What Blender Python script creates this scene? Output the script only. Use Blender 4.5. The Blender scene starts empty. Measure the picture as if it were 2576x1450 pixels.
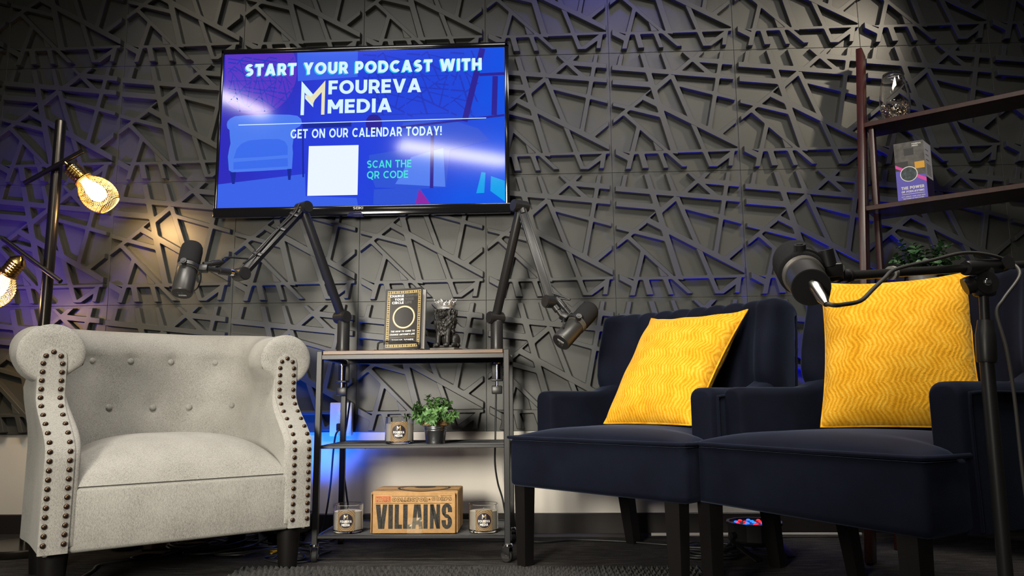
import bpy, bmesh, math, random
from mathutils import Vector, Matrix, Euler, geometry
PI = math.pi
SC = bpy.context.scene
COL = SC.collection
V = Vector

# ------------------------------------------------------------------ camera
cam_d = bpy.data.cameras.new('camera')
cam_d.sensor_width = 36.0
cam_d.lens = 1900.0 / 2576.0 * 36.0
cam_d.clip_start = 0.02
cam = bpy.data.objects.new('camera', cam_d)
COL.objects.link(cam)
cam.location = (0.21575, -2.89312, 0.49502)
cam.rotation_euler = Euler((1.719686, 0.008676, 0.041117), 'XYZ')
SC.camera = cam

# ------------------------------------------------------------------ world, exposure
W = bpy.data.worlds.new('room_ambient')
SC.world = W
W.use_nodes = True
bg = W.node_tree.nodes['Background']
bg.inputs[0].default_value = (1.0, 0.93, 0.83, 1)
bg.inputs[1].default_value = 0.025
SC.view_settings.view_transform = 'Standard'
SC.view_settings.look = 'None'
SC.view_settings.gamma = 1.0
SC.view_settings.exposure = 0.0
SC.view_settings.use_curve_mapping = False


def area(name, loc, target, sx, sy, power, color, spread=PI):
    d = bpy.data.lights.new(name, 'AREA')
    d.shape = 'RECTANGLE'
    d.size, d.size_y = sx, sy
    d.energy = power
    d.color = color
    d.spread = spread
    o = bpy.data.objects.new(name, d)
    COL.objects.link(o)
    o.location = loc
    o.rotation_euler = (V(target) - V(loc)).to_track_quat('-Z', 'Y').to_euler()
    return o


def spot(name, loc, target, power, color, angle, blend=0.8, radius=0.04, parent=None):
    d = bpy.data.lights.new(name, 'SPOT')
    d.energy = power
    d.color = color
    d.spot_size = math.radians(angle)
    d.spot_blend = blend
    d.shadow_soft_size = radius
    o = bpy.data.objects.new(name, d)
    COL.objects.link(o)
    o.location = loc
    o.rotation_euler = (V(target) - V(loc)).to_track_quat('-Z', 'Y').to_euler()
    return o


# large lights of the studio: two soft ceiling panels in front of the set, spots that wash the wall
WARM = (1.0, 0.86, 0.66)
area('softbox_left_of_camera', (-0.95, -3.45, 1.00), (-0.05, -0.2, 0.50), 0.6, 0.6, 15, (1.0, 0.93, 0.80), math.radians(62))
area('ceiling_panel_left', (-0.75, -1.60, 2.90), (-0.85, -0.75, 0.0), 1.2, 0.5, 30, (1.0, 0.95, 0.86), math.radians(108))
area('ceiling_panel_right', (0.95, -1.60, 2.90), (0.85, -0.70, 0.0), 1.2, 0.5, 34, (1.0, 0.94, 0.83), math.radians(108))
spot('wall_spot_right', (2.10, -0.95, 2.50), (1.06, 0.0, 1.66), 115, WARM, 44, 1.0, 0.05)
spot('wall_spot_left', (-1.35, -0.75, 2.80), (-1.15, 0.0, 1.58), 26, WARM, 50, 1.0, 0.06)
spot('wall_spot_blue', (0.50, -0.45, 2.80), (0.48, 0.0, 2.12), 45, (0.16, 0.14, 1.0), 60, 1.0, 0.06)
spot('wall_spot_violet', (-2.15, -0.85, 0.60), (-1.72, 0.0, 1.18), 105, (0.14, 0.05, 1.0), 52, 1.0, 0.06)


# ------------------------------------------------------------------ scene helpers
def link(o, parent=None):
    COL.objects.link(o)
    if parent is not None:
        o.parent = parent
    return o


def tag(o, label=None, cat=None, group=None, kind=None):
    if label:
        o['label'] = label
    if cat:
        o['category'] = cat
    if group:
        o['group'] = group
    if kind:
        o['kind'] = kind
    return o


def thing(name, label, cat, loc=(0, 0, 0), rotz=0.0, group=None):
    o = bpy.data.objects.new(name, None)
    o.empty_display_size = 0.05
    COL.objects.link(o)
    o.location = loc
    o.rotation_euler = (0, 0, rotz)
    return tag(o, label, cat, group)


def dup_child(src, parent, matrix=None):
    c = src.copy()
    COL.objects.link(c)
    c.parent = parent
    if matrix is not None:
        c.matrix_local = matrix
    return c


def dup(root, loc, rotz, label, group=None):
    r = root.copy()
    COL.objects.link(r)
    r.location = loc
    r.rotation_euler = (0, 0, rotz)
    r['label'] = label
    if group:
        r['group'] = group
    for ch in list(root.children):
        c = ch.copy()
        COL.objects.link(c)
        c.parent = r
        for g in list(ch.children):
            d = g.copy()
            COL.objects.link(d)
            d.parent = c
    return r


class MB:
    """collects geometry, build() links it as ONE mesh object"""

    def __init__(self):
        self.b = bmesh.new()

    def _xf(self, vs, M):
        if M is not None:
            bmesh.ops.transform(self.b, matrix=M, verts=vs)

    def box(self, lo, hi, bev=0.0, seg=2, M=None):
        lo, hi = V(lo), V(hi)
        r = bmesh.ops.create_cube(self.b, size=1.0)
        vs = r['verts']
        c, d = (lo + hi) / 2, hi - lo
        for v in vs:
            v.co = V((c.x + v.co.x * d.x, c.y + v.co.y * d.y, c.z + v.co.z * d.z))
        if bev > 0:
            es = list({e for v in vs for e in v.link_edges})
            rr = bmesh.ops.bevel(self.b, geom=es, offset=min(bev, 0.49 * min(abs(d.x), abs(d.y), abs(d.z))), segments=seg, affect='EDGES', profile=0.5)
            vs = list({v for f in rr['faces'] for v in f.verts} | {v for v in vs if v.is_valid})
        self._xf(vs, M)
        return vs

    def bar(self, p0, p1, w, h, bev=0.0, up=(0, 0, 1)):
        p0, p1 = V(p0), V(p1)
        d = (p1 - p0)
        L = d.length
        z = d.normalized()
        x = V(up).cross(z)
        if x.length < 1e-4:
            x = V((1, 0, 0)).cross(z)
        x.normalize()
        y = z.cross(x)
        M = Matrix((x, y, z)).transposed().to_4x4()
        M.translation = p0
        return self.box((-w / 2, -h / 2, 0), (w / 2, h / 2, L), bev, 2, M)

    def tube(self, pts, r, seg=10, cap=True, closed=False):
        pts = [V(p) for p in pts]
        n = len(pts)
        rs = r if isinstance(r, (list, tuple)) else [r] * n
        t0 = (pts[1] - pts[0]).normalized()
        ref = V((0, 0, 1)) if abs(t0.z) < 0.9 else V((1, 0, 0))
        x = ref.cross(t0).normalized()
        rings = []
        for i in range(n):
            if closed:
                t = (pts[(i + 1) % n] - pts[i - 1])
            elif i == 0:
                t = pts[1] - pts[0]
            elif i == n - 1:
                t = pts[-1] - pts[-2]
            else:
                t = (pts[i + 1] - pts[i]).normalized() + (pts[i] - pts[i - 1]).normalized()
            t.normalize()
            x = (x - t * x.dot(t))
            if x.length < 1e-6:
                x = V((1, 0, 0)).cross(t)
            x.normalize()
            y = t.cross(x)
            rings.append([self.b.verts.new(pts[i] + (x * math.cos(2 * PI * k / seg) + y * math.sin(2 * PI * k / seg)) * rs[i]) for k in range(seg)])
        m = n if closed else n - 1
        for i in range(m):
            a, c = rings[i], rings[(i + 1) % n]
            for k in range(seg):
                self.b.faces.new((a[k], a[(k + 1) % seg], c[(k + 1) % seg], c[k]))
        if cap and not closed:
            self.b.faces.new(list(reversed(rings[0])))
            self.b.faces.new(rings[-1])
        return [v for q in rings for v in q]

    def lathe(self, prof, seg=24, M=None, cap=True, a0=0.0):
        rings = []
        vs = []
        for (r, z) in prof:
            if r < 1e-6:
                v = self.b.verts.new((0, 0, z))
                rings.append([v])
                vs.append(v)
            else:
                q = [self.b.verts.new((r * math.cos(a0 + 2 * PI * k / seg), r * math.sin(a0 + 2 * PI * k / seg), z)) for k in range(seg)]
                rings.append(q)
                vs += q
        for a, c in zip(rings, rings[1:]):
            for k in range(seg):
                k2 = (k + 1) % seg
                if len(a) == 1 and len(c) == 1:
                    continue
                if len(a) == 1:
                    self.b.faces.new((a[0], c[k2], c[k]))
                elif len(c) == 1:
                    self.b.faces.new((a[k], a[k2], c[0]))
                else:
                    self.b.faces.new((a[k], a[k2], c[k2], c[k]))
        if cap:
            if len(rings[0]) > 1:
                self.b.faces.new(list(reversed(rings[0])))
            if len(rings[-1]) > 1:
                self.b.faces.new(rings[-1])
        self._xf(vs, M)
        return vs

    def cyl(self, p0, p1, r, seg=20, r1=None):
        p0, p1 = V(p0), V(p1)
        return self.tube([p0, p1], [r, r if r1 is None else r1], seg)

    def ell(self, c, r, M=None, seg=16, rings=10):
        q = bmesh.ops.create_uvsphere(self.b, u_segments=seg, v_segments=rings, radius=1.0)
        vs = q['verts']
        S = Matrix.Diagonal((r[0], r[1], r[2], 1)) if isinstance(r, (tuple, list)) else Matrix.Diagonal((r, r, r, 1))
        T = Matrix.Translation(V(c))
        bmesh.ops.transform(self.b, matrix=T @ (M if M is not None else Matrix.Identity(4)) @ S, verts=vs)
        return vs

    def poly(self, pts):
        vs = [self.b.verts.new(V(p)) for p in pts]
        self.b.faces.new(vs)
        return vs

    def grid(self, rows, close_u=False, close_v=False):
        g = [[self.b.verts.new(V(p)) for p in r] for r in rows]
        n, m = len(g), len(g[0])
        for i in range(n if close_v else n - 1):
            for j in range(m if close_u else m - 1):
                self.b.faces.new((g[i][j], g[i][(j + 1) % m], g[(i + 1) % n][(j + 1) % m], g[(i + 1) % n][j]))
        return g

    def build(self, name, mat, parent=None, smooth=40.0, M=None, fix=True):
        me = bpy.data.meshes.new(name)
        if fix:
            bmesh.ops.recalc_face_normals(self.b, faces=self.b.faces)
        self.b.to_mesh(me)
        self.b.free()
        if M is not None:
            me.transform(M)
        if smooth:
            me.shade_smooth()
            if smooth < 179:
                me.set_sharp_from_angle(angle=math.radians(smooth))
        if mat is not None:
            me.materials.append(mat)
        o = bpy.data.objects.new(name, me)
        link(o, parent)
        return o


def frame_z(p, z, x=None):
    """matrix whose local z axis is z, at p"""
    z = V(z).normalized()
    ref = V(x) if x is not None else (V((1, 0, 0)) if abs(z.x) < 0.9 else V((0, 1, 0)))
    y = z.cross(ref).normalized()
    xx = y.cross(z)
    M = Matrix((xx, y, z)).transposed().to_4x4()
    M.translation = V(p)
    return M


def smooth(a, b, x):
    t = max(0.0, min(1.0, (x - a) / (b - a)))
    return t * t * (3 - 2 * t)


def catmull(pts, n=8):
    pts = [V(p) for p in pts]
    P = [pts[0] * 2 - pts[1]] + pts + [pts[-1] * 2 - pts[-2]]
    out = []
    for i in range(1, len(P) - 2):
        p0, p1, p2, p3 = P[i - 1], P[i], P[i + 1], P[i + 2]
        for k in range(n):
            t = k / n
            out.append(0.5 * ((2 * p1) + (p2 - p0) * t + (2 * p0 - 5 * p1 + 4 * p2 - p3) * t * t + (3 * p1 - p0 - 3 * p2 + p3) * t ** 3))
    out.append(pts[-1])
    return out


# ------------------------------------------------------------------ materials
class N:
    """tiny node builder"""

    def __init__(self, name):
        self.m = bpy.data.materials.new(name)
        self.m.use_nodes = True
        self.t = self.m.node_tree
        self.p = self.t.nodes['Principled BSDF']

    def new(self, t, **kw):
        n = self.t.nodes.new(t)
        for k, v in kw.items():
            if hasattr(n, k):
                setattr(n, k, v)
            else:
                n.inputs[k].default_value = v
        return n

    def l(self, a, b):
        self.t.links.new(a, b)

    def math(self, op, a, b=0.0, c=0.0):
        n = self.t.nodes.new('ShaderNodeMath')
        n.operation = op
        for i, q in enumerate((a, b, c)):
            if hasattr(q, 'is_linked'):
                self.l(q, n.inputs[i])
            else:
                n.inputs[i].default_value = q
        return n.outputs[0]

    def obj(self):
        return self.new('ShaderNodeTexCoord').outputs['Object']

    def xyz(self, sock=None):
        s = self.new('ShaderNodeSeparateXYZ')
        self.l(sock if sock is not None else self.obj(), s.inputs[0])
        return s.outputs

    def noise(self, scale, detail=2.0, rough=0.5, vec=None):
        n = self.new('ShaderNodeTexNoise')
        n.inputs['Scale'].default_value = scale
        n.inputs['Detail'].default_value = detail
        n.inputs['Roughness'].default_value = rough
        self.l(vec if vec is not None else self.obj(), n.inputs['Vector'])
        return n.outputs['Fac']

    def scaled(self, s):
        m = self.new('ShaderNodeMapping')
        m.inputs['Scale'].default_value = s
        self.l(self.obj(), m.inputs['Vector'])
        return m.outputs['Vector']

    def ramp(self, fac, stops):
        r = self.new('ShaderNodeValToRGB')
        e = r.color_ramp.elements
        while len(e) < len(stops):
            e.new(0.5)
        for q, (p, c) in zip(e, stops):
            q.position = p
            q.color = (*c, 1)
        self.l(fac, r.inputs['Fac'])
        return r.outputs['Color']

    def bump(self, h, strength=0.3, dist=0.002):
        b = self.new('ShaderNodeBump')
        b.inputs['Strength'].default_value = strength
        b.inputs['Distance'].default_value = dist
        self.l(h, b.inputs['Height'])
        self.l(b.outputs['Normal'], self.p.inputs['Normal'])


def srgb(r, g, b):
    f = lambda c: (c / 12.92 if c <= 0.04045 else ((c + 0.055) / 1.055) ** 2.4)
    return (f(r / 255), f(g / 255), f(b / 255))


MATS = {}


def mat(name, color, rough=0.5, metal=0.0, bump=None, spec=0.5, var=None, emit=None, estr=1.0, coat=0.0):
    if name in MATS:
        return MATS[name]
    n = N(name)
    p = n.p
    p.inputs['Base Color'].default_value = (*color, 1)
    p.inputs['Roughness'].default_value = rough
    p.inputs['Metallic'].default_value = metal
    p.inputs['Specular IOR Level'].default_value = spec
    p.inputs['Coat Weight'].default_value = coat
    if var:
        sc, amt = var
        a = tuple(c * (1 - amt) for c in color)
        b = tuple(min(1, c * (1 + amt)) for c in color)
        n.l(n.ramp(n.noise(sc, 4), [(0.3, a), (0.7, b)]), p.inputs['Base Color'])
    if bump:
        sc, st, di = bump
        n.bump(n.noise(sc, 3), st, di)
    if emit:
        p.inputs['Emission Color'].default_value = (*emit, 1)
        p.inputs['Emission Strength'].default_value = estr
    MATS[name] = n.m
    return n.m


BLACK = mat('black_powder_coat', (0.012, 0.012, 0.013), 0.42, bump=(900, 0.15, 0.0004))
BLACKSAT = mat('black_satin_plastic', (0.016, 0.016, 0.017), 0.38)
RUBBER = mat('black_rubber', (0.010, 0.010, 0.010), 0.7)
CABLE = mat('black_cable', (0.013, 0.013, 0.014), 0.45)
GREYCABLE = mat('grey_cable', (0.055, 0.052, 0.050), 0.5)
CHROME = mat('chrome', (0.75, 0.75, 0.77), 0.12, 1.0)
STEEL = mat('galvanised_steel', (0.50, 0.52, 0.55), 0.26, 1.0, bump=(60, 0.2, 0.0008))
WHITEPLASTIC = mat('white_plastic', (0.72, 0.73, 0.74), 0.35)
PRINTWHITE = mat('white_print', (0.80, 0.79, 0.76), 0.5)
PRINTGREY = mat('grey_print', (0.20, 0.20, 0.20), 0.5)
FOAM = mat('black_foam', (0.020, 0.020, 0.021), 0.95, bump=(700, 0.8, 0.0015), spec=0.1)
MICBODY = mat('dark_grey_enamel', (0.045, 0.044, 0.042), 0.36, 0.3, bump=(1200, 0.15, 0.0003))
DARKWOOD = mat('black_stained_wood', (0.0065, 0.0055, 0.0055), 0.42, spec=0.35)


def mat_wall_panel():
    n = N('charcoal_wall_panel')
    n.p.inputs['Roughness'].default_value = 0.42
    n.p.inputs['Specular IOR Level'].default_value = 0.4
    n.l(n.ramp(n.noise(2.2, 4), [(0.3, (0.047, 0.049, 0.046)), (0.7, (0.058, 0.060, 0.056))]), n.p.inputs['Base Color'])
    n.bump(n.noise(260, 3), 0.12, 0.0012)
    return n.m


def mat_carpet():
    n = N('charcoal_carpet_tile')
    n.p.inputs['Roughness'].default_value = 0.95
    n.p.inputs['Specular IOR Level'].default_value = 0.1
    m = n.new('ShaderNodeMapping')
    m.inputs['Rotation'].default_value = (0, 0, math.radians(28))
    m.inputs['Scale'].default_value = (5, 70, 5)
    n.l(n.obj(), m.inputs['Vector'])
    a = n.noise(2.0, 5, 0.65, m.outputs['Vector'])
    b = n.noise(240, 2)
    s = n.math('ADD', n.math('MULTIPLY', a, 0.75), n.math('MULTIPLY', b, 0.25))
    n.l(n.ramp(s, [(0.36, (0.013, 0.012, 0.013)), (0.53, (0.042, 0.039, 0.037)), (0.66, (0.115, 0.106, 0.098))]), n.p.inputs['Base Color'])
    n.bump(n.noise(420, 3), 0.7, 0.004)
    return n.m


def mat_linen():
    n = N('heather_grey_linen')
    n.p.inputs['Roughness'].default_value = 0.9
    n.p.inputs['Specular IOR Level'].default_value = 0.15
    n.p.inputs['Sheen Weight'].default_value = 0.15
    a = n.noise(700, 4, 0.75, n.scaled((1.0, 1.0, 0.28)))
    b = n.noise(1100, 2, 0.6, n.scaled((0.35, 0.35, 1.0)))
    c = n.noise(9, 2)
    s = n.math('ADD', n.math('MULTIPLY', a, 0.55), n.math('ADD', n.math('MULTIPLY', b, 0.30), n.math('MULTIPLY', c, 0.15)))
    n.l(n.ramp(s, [(0.34, (0.075, 0.070, 0.060)), (0.43, (0.24, 0.233, 0.212)), (0.52, (0.36, 0.350, 0.322)), (0.70, (0.48, 0.467, 0.435))]), n.p.inputs['Base Color'])
    n.bump(s, 0.45, 0.002)
    return n.m


def mat_velvet():
    n = N('navy_velvet')
    n.p.inputs['Roughness'].default_value = 0.85
    n.p.inputs['Specular IOR Level'].default_value = 0.1
    n.p.inputs['Sheen Weight'].default_value = 0.22
    n.p.inputs['Sheen Roughness'].default_value = 0.35
    n.p.inputs['Sheen Tint'].default_value = (0.30, 0.38, 0.62, 1)
    n.l(n.ramp(n.noise(7, 4), [(0.35, (0.0035, 0.0045, 0.0105)), (0.7, (0.0060, 0.0080, 0.0180))]), n.p.inputs['Base Color'])
    n.bump(n.noise(600, 2), 0.25, 0.0008)
    return n.m


def mat_mustard():
    n = N('mustard_chenille')
    n.p.inputs['Roughness'].default_value = 0.85
    n.p.inputs['Specular IOR Level'].default_value = 0.12
    n.p.inputs['Sheen Weight'].default_value = 0.3
    n.p.inputs['Sheen Tint'].default_value = (1.0, 0.75, 0.25, 1)
    uv = n.new('ShaderNodeUVMap')
    o = n.xyz(uv.outputs['UV'])
    rows = n.math('MULTIPLY', o[1], 13.0)
    zig = n.math('PINGPONG', rows, 1.0)
    ph = n.math('ADD', n.math('MULTIPLY', o[0], 31.0), n.math('MULTIPLY', zig, 1.3))
    ph = n.math('ADD', ph, n.math('MULTIPLY', n.noise(26, 3), 1.9))
    st = n.math('ADD', n.math('MULTIPLY', n.math('SINE', n.math('MULTIPLY', ph, 2 * PI)), 0.5), 0.5)
    patch = n.noise(22, 4, 0.65)
    fuzz = n.noise(330, 3, 0.7)
    s = n.math('ADD', n.math('MULTIPLY', st, 0.20), n.math('ADD', n.math('MULTIPLY', patch, 0.48), n.math('MULTIPLY', fuzz, 0.32)))
    n.l(n.ramp(s, [(0.27, (0.56, 0.225, 0.004)), (0.5, (0.86, 0.405, 0.013)), (0.73, (0.98, 0.60, 0.080))]), n.p.inputs['Base Color'])
    n.bump(s, 0.55, 0.006)
    return n.m


def mat_wood():
    n = N('rustic_brown_board')
    n.p.inputs['Roughness'].default_value = 0.4
    a = n.noise(3.5, 6, 0.6, n.scaled((2.0, 30.0, 30.0)))
    n.l(n.ramp(a, [(0.3, (0.022, 0.010, 0.004)), (0.5, (0.11, 0.052, 0.020)), (0.7, (0.22, 0.115, 0.045))]), n.p.inputs['Base Color'])
    n.bump(a, 0.2, 0.001)
    return n.m


def mat_mahogany():
    n = N('dark_mahogany_stain')
    n.p.inputs['Roughness'].default_value = 0.33
    a = n.noise(4, 5, 0.6, n.scaled((12.0, 12.0, 1.0)))
    n.l(n.ramp(a, [(0.3, (0.020, 0.0045, 0.0035)), (0.7, (0.050, 0.0115, 0.0085))]), n.p.inputs['Base Color'])
    return n.m


def mat_kraft():
    n = N('kraft_cardboard')
    n.p.inputs['Roughness'].default_value = 0.8
    a = n.noise(45, 4, 0.7)
    n.l(n.ramp(a, [(0.3, (0.40, 0.225, 0.085)), (0.7, (0.52, 0.31, 0.13))]), n.p.inputs['Base Color'])
    return n.m


def mat_glass(name, rough=0.0, tint=(1, 1, 1)):
    n = N(name)
    n.p.inputs['Base Color'].default_value = (*tint, 1)
    n.p.inputs['Roughness'].default_value = rough
    n.p.inputs['Transmission Weight'].default_value = 1.0
    n.p.inputs['IOR'].default_value = 1.45
    return n.m


def mat_plaster():
    n = N('cream_wall_paint')
    n.p.inputs['Roughness'].default_value = 0.75
    n.p.inputs['Base Color'].default_value = (0.66, 0.62, 0.55, 1)
    n.bump(n.noise(180, 3), 0.15, 0.001)
    return n.m


def mat_leaf(name, a, b):
    n = N(name)
    n.p.inputs['Roughness'].default_value = 0.45
    n.p.inputs['Subsurface Weight'].default_value = 0.0
    n.l(n.ramp(n.noise(60, 2), [(0.3, a), (0.7, b)]), n.p.inputs['Base Color'])
    return n.m


def mat_twine():
    n = N('jute_twine')
    n.p.inputs['Roughness'].default_value = 0.9
    a = n.noise(160, 3)
    n.l(n.ramp(a, [(0.3, (0.26, 0.15, 0.06)), (0.7, (0.52, 0.35, 0.17))]), n.p.inputs['Base Color'])
    n.bump(a, 0.6, 0.002)
    return n.m


PANEL = mat_wall_panel()
CARPET = mat_carpet()
LINEN = mat_linen()
VELVET = mat_velvet()
MUSTARD = mat_mustard()
WOOD = mat_wood()
MAHOG = mat_mahogany()
KRAFT = mat_kraft()
GLASS = mat_glass('clear_glass')
PLASTER = mat_plaster()
TWINE = mat_twine()
BRASS = mat('polished_brass', (0.80, 0.53, 0.17), 0.18, 1.0)
GOLDWIRE = mat('gold_wire', (0.78, 0.55, 0.22), 0.3, 1.0)
BRONZE = mat('bronze_nailhead', (0.085, 0.055, 0.038), 0.35, 0.9)
LAMPMETAL = mat('dark_bronze_metal', (0.070, 0.062, 0.052), 0.28, 0.9)
WAX = mat('cream_wax', (0.72, 0.68, 0.58), 0.5)
BASEBOARD = mat('dark_brown_vinyl', (0.016, 0.013, 0.012), 0.45)

# ------------------------------------------------------------------ the setting
FLOOR_Z = 0.0
PZ0 = 0.3833            # lower edge of the wall panels
mb = MB()
mb.box((-4.2, -4.9, -0.05), (4.2, 0.02, 0.0))
tag(mb.build('floor', CARPET, None, 0), kind='structure')
mb = MB()
mb.box((-4.2, 0.008, 0.0), (4.2, 0.10, 2.95))
wall = tag(mb.build('wall_back', PLASTER, None, 0), kind='structure')
mb = MB()
mb.box((-4.2, -4.95, 2.92), (4.2, 0.02, 3.0))
tag(mb.build('ceiling', mat('ceiling_white', (0.35, 0.34, 0.32), 0.8), None, 0), kind='structure')
mb = MB()
prof = [(0.0075, 0.0), (-0.010, 0.0), (-0.006, 0.008), (-0.001, 0.012), (-0.001, 0.080), (0.002, 0.0835), (0.0075, 0.0835)]
g = [[(x, y, z) for (y, z) in prof] for x in (-4.2, 4.2)]
mb.grid(g)
tag(mb.build('baseboard_back', BASEBOARD, None, 30), kind='structure')

BARS = [[(0.0411,0.4832), (0.0569,0.4836), (0.0452,0.4282), (0.0285,0.4282)],
 [(0.0099,0.4390), (0.4872,0.3848), (0.4863,0.3663), (0.0094,0.4188)],
 [(0.0105,0.3795), (0.1666,0.3635), (0.1659,0.3407), (0.0099,0.3579)],
 [(0.1213,0.4837), (0.1413,0.4849), (0.2566,0.0649), (0.2309,0.0681)],
 [(0.2048,0.4855), (0.2191,0.4861), (0.2467,0.4081), (0.2268,0.4082)],
 [(0.2911,0.4852), (0.3048,0.4860), (0.4079,0.3925), (0.3797,0.3937)],
 [(0.3239,0.4654), (0.4866,0.4459), (0.4861,0.4267), (0.3482,0.4422)],
 [(0.3553,0.4862), (0.3778,0.4865), (0.3510,0.4599), (0.3279,0.4606)],
 [(0.4405,0.4863), (0.4557,0.4866), (0.3915,0.1635), (0.3758,0.1698)],
 [(0.3172,0.4560), (0.3316,0.4485), (0.2828,0.4065), (0.2587,0.4079)],
 [(0.1755,0.3466), (0.2389,0.3956), (0.2510,0.3848), (0.1831,0.3263)],
 [(0.2356,0.3912), (0.2544,0.3901), (0.3245,0.1993), (0.2993,0.2172)],
 [(0.2611,0.3599), (0.4885,0.2932), (0.4874,0.2791), (0.2698,0.3428)],
 [(0.1346,0.3096), (0.4895,0.1094), (0.4884,0.0873), (0.1144,0.2967)],
 [(0.1358,0.3145), (0.1235,0.2866), (0.0087,0.1968), (0.0081,0.2134)],
 [(0.1572,0.3319), (0.1613,0.3302), (0.1356,0.3082), (0.1315,0.3113)],
 [(0.0089,0.2825), (0.1934,0.2323), (0.1949,0.2156), (0.0085,0.2678)],
 [(0.0403,0.2367), (0.0536,0.2446), (0.2887,0.0127), (0.2710,0.0124)],
 [(0.0994,0.1817), (0.1130,0.1712), (0.0698,0.0075), (0.0515,0.0076)],
 [(0.0142,0.0910), (0.0801,0.0556), (0.0743,0.0335), (0.0142,0.0679)],
 [(0.0426,0.0770), (0.4892,0.0817), (0.4887,0.0714), (0.0743,0.0670)],
 [(0.1615,0.1171), (0.1784,0.1004), (0.1984,0.0797), (0.1711,0.0794)],
 [(0.1010,0.0782), (0.1220,0.0770), (0.1400,0.0101), (0.1169,0.0098)],
 [(0.1785,0.0715), (0.1964,0.0714), (0.2164,0.0092), (0.1996,0.0089)],
 [(0.3115,0.1848), (0.3328,0.1742), (0.3920,0.0111), (0.3744,0.0108)],
 [(0.3755,0.0108), (0.4064,0.0106), (0.4576,0.0473), (0.4586,0.0689), (0.3881,0.0179)],
 [(0.4599,0.0740), (0.4763,0.0729), (0.4652,0.0129), (0.4493,0.0130)],
 [(0.4105,0.1478), (0.4879,0.2051), (0.4877,0.1870), (0.4287,0.1384)]]


def union_loops(polys):
    """outlines (outer and holes) of the union of overlapping polygons"""
    vs, fs = [], []
    for p in polys:
        i0 = len(vs)
        a = sum(p[i][0] * p[(i + 1) % len(p)][1] - p[(i + 1) % len(p)][0] * p[i][1] for i in range(len(p)))
        if a < 0:
            p = list(reversed(p))
        vs += [V(q) for q in p]
        fs.append(list(range(i0, i0 + len(p))))
    co, _, tri, _, _, of = geometry.delaunay_2d_cdt(vs, [], fs, 1, 1e-5)
    keep = [t for t, f in zip(tri, of) if len(f)]
    ed = {}
    for t in keep:
        a = sum(co[t[i]].x * co[t[(i + 1) % len(t)]].y - co[t[(i + 1) % len(t)]].x * co[t[i]].y for i in range(len(t)))
        if a < 0:
            t = list(reversed(t))
        for i in range(len(t)):
            ed[(t[i], t[(i + 1) % len(t)])] = 1
    out = {}
    for (a, b) in ed:
        if (b, a) not in ed:
            out.setdefault(a, []).append(b)
    loops = []
    while out:
        s = next(iter(out))
        lp = [s]
        c = out[s].pop()
        if not out[s]:
            del out[s]
        while c != s:
            lp.append(c)
            if c not in out:
                break
            nx = out[c]
            if len(nx) > 1:
                d0 = (co[c] - co[lp[-2]]).normalized()
                nx.sort(key=lambda k: d0.cross((co[k] - co[c]).normalized()) if d0.dot((co[k] - co[c]).normalized()) > -0.99 else 9)
            n = nx.pop(-1)
            if not nx:
                del out[c]
            c = n
        pts = [co[i].copy() for i in lp]
        # drop collinear or very short vertices
        ch = True
        while ch and len(pts) > 3:
            ch = False
            for i in range(len(pts)):
                a, b, c2 = pts[i - 1], pts[i], pts[(i + 1) % len(pts)]
                if (b - a).length < 0.0022 or abs((b - a).normalized().cross((c2 - b).normalized())) < 0.02 and (b - a).dot(c2 - b) > 0:
                    pts.pop(i)
                    ch = True
                    break
        if len(pts) >= 3:
            ar = 0.5 * sum(pts[i - 1].cross(pts[i]) for i in range(len(pts)))
            if abs(ar) > 2.5e-5:
                loops.append(pts)
    return loops


def fillet(pts, r):
    out = []
    n = len(pts)
    for i in range(n):
        a, b, c = pts[i - 1], pts[i], pts[(i + 1) % n]
        u, w = (a - b), (c - b)
        lu, lw = u.length, w.length
        u, w = u / lu, w / lw
        turn = (b - a).cross(c - b)
        rr = r if turn < 0 else r * 0.25        # cell corners are rounder than bar ends
        d = min(rr, 0.35 * lu, 0.35 * lw)
        p0, p1 = b + u * d, b + w * d
        if u.dot(w) < -0.985:
            out.append(b)
            continue
        for k in range(3):
            t = k / 2
            out.append(p0 * (1 - t) ** 2 + b * (2 * t * (1 - t)) + p1 * t * t)
    return out


def offset(pts, d):
    out = []
    n = len(pts)
    for i in range(n):
        a, b, c = pts[i - 1], pts[i], pts[(i + 1) % n]
        n0 = (b - a).normalized()
        n1 = (c - b).normalized()
        n0 = V((n0.y, -n0.x))
        n1 = V((n1.y, -n1.x))
        m = n0 + n1
        if m.length < 0.3:
            m = n0
        m = m / max(0.6, m.dot(n0)) if m.length > 0 else n0
        out.append(b + m * d)
    return out


def inside(p, loops):
    c = False
    for lp in loops:
        for i in range(len(lp)):
            a, b = lp[i - 1], lp[i]
            if (a.y > p.y) != (b.y > p.y) and p.x < (b.x - a.x) * (p.y - a.y) / (b.y - a.y) + a.x:
                c = not c
    return c


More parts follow.
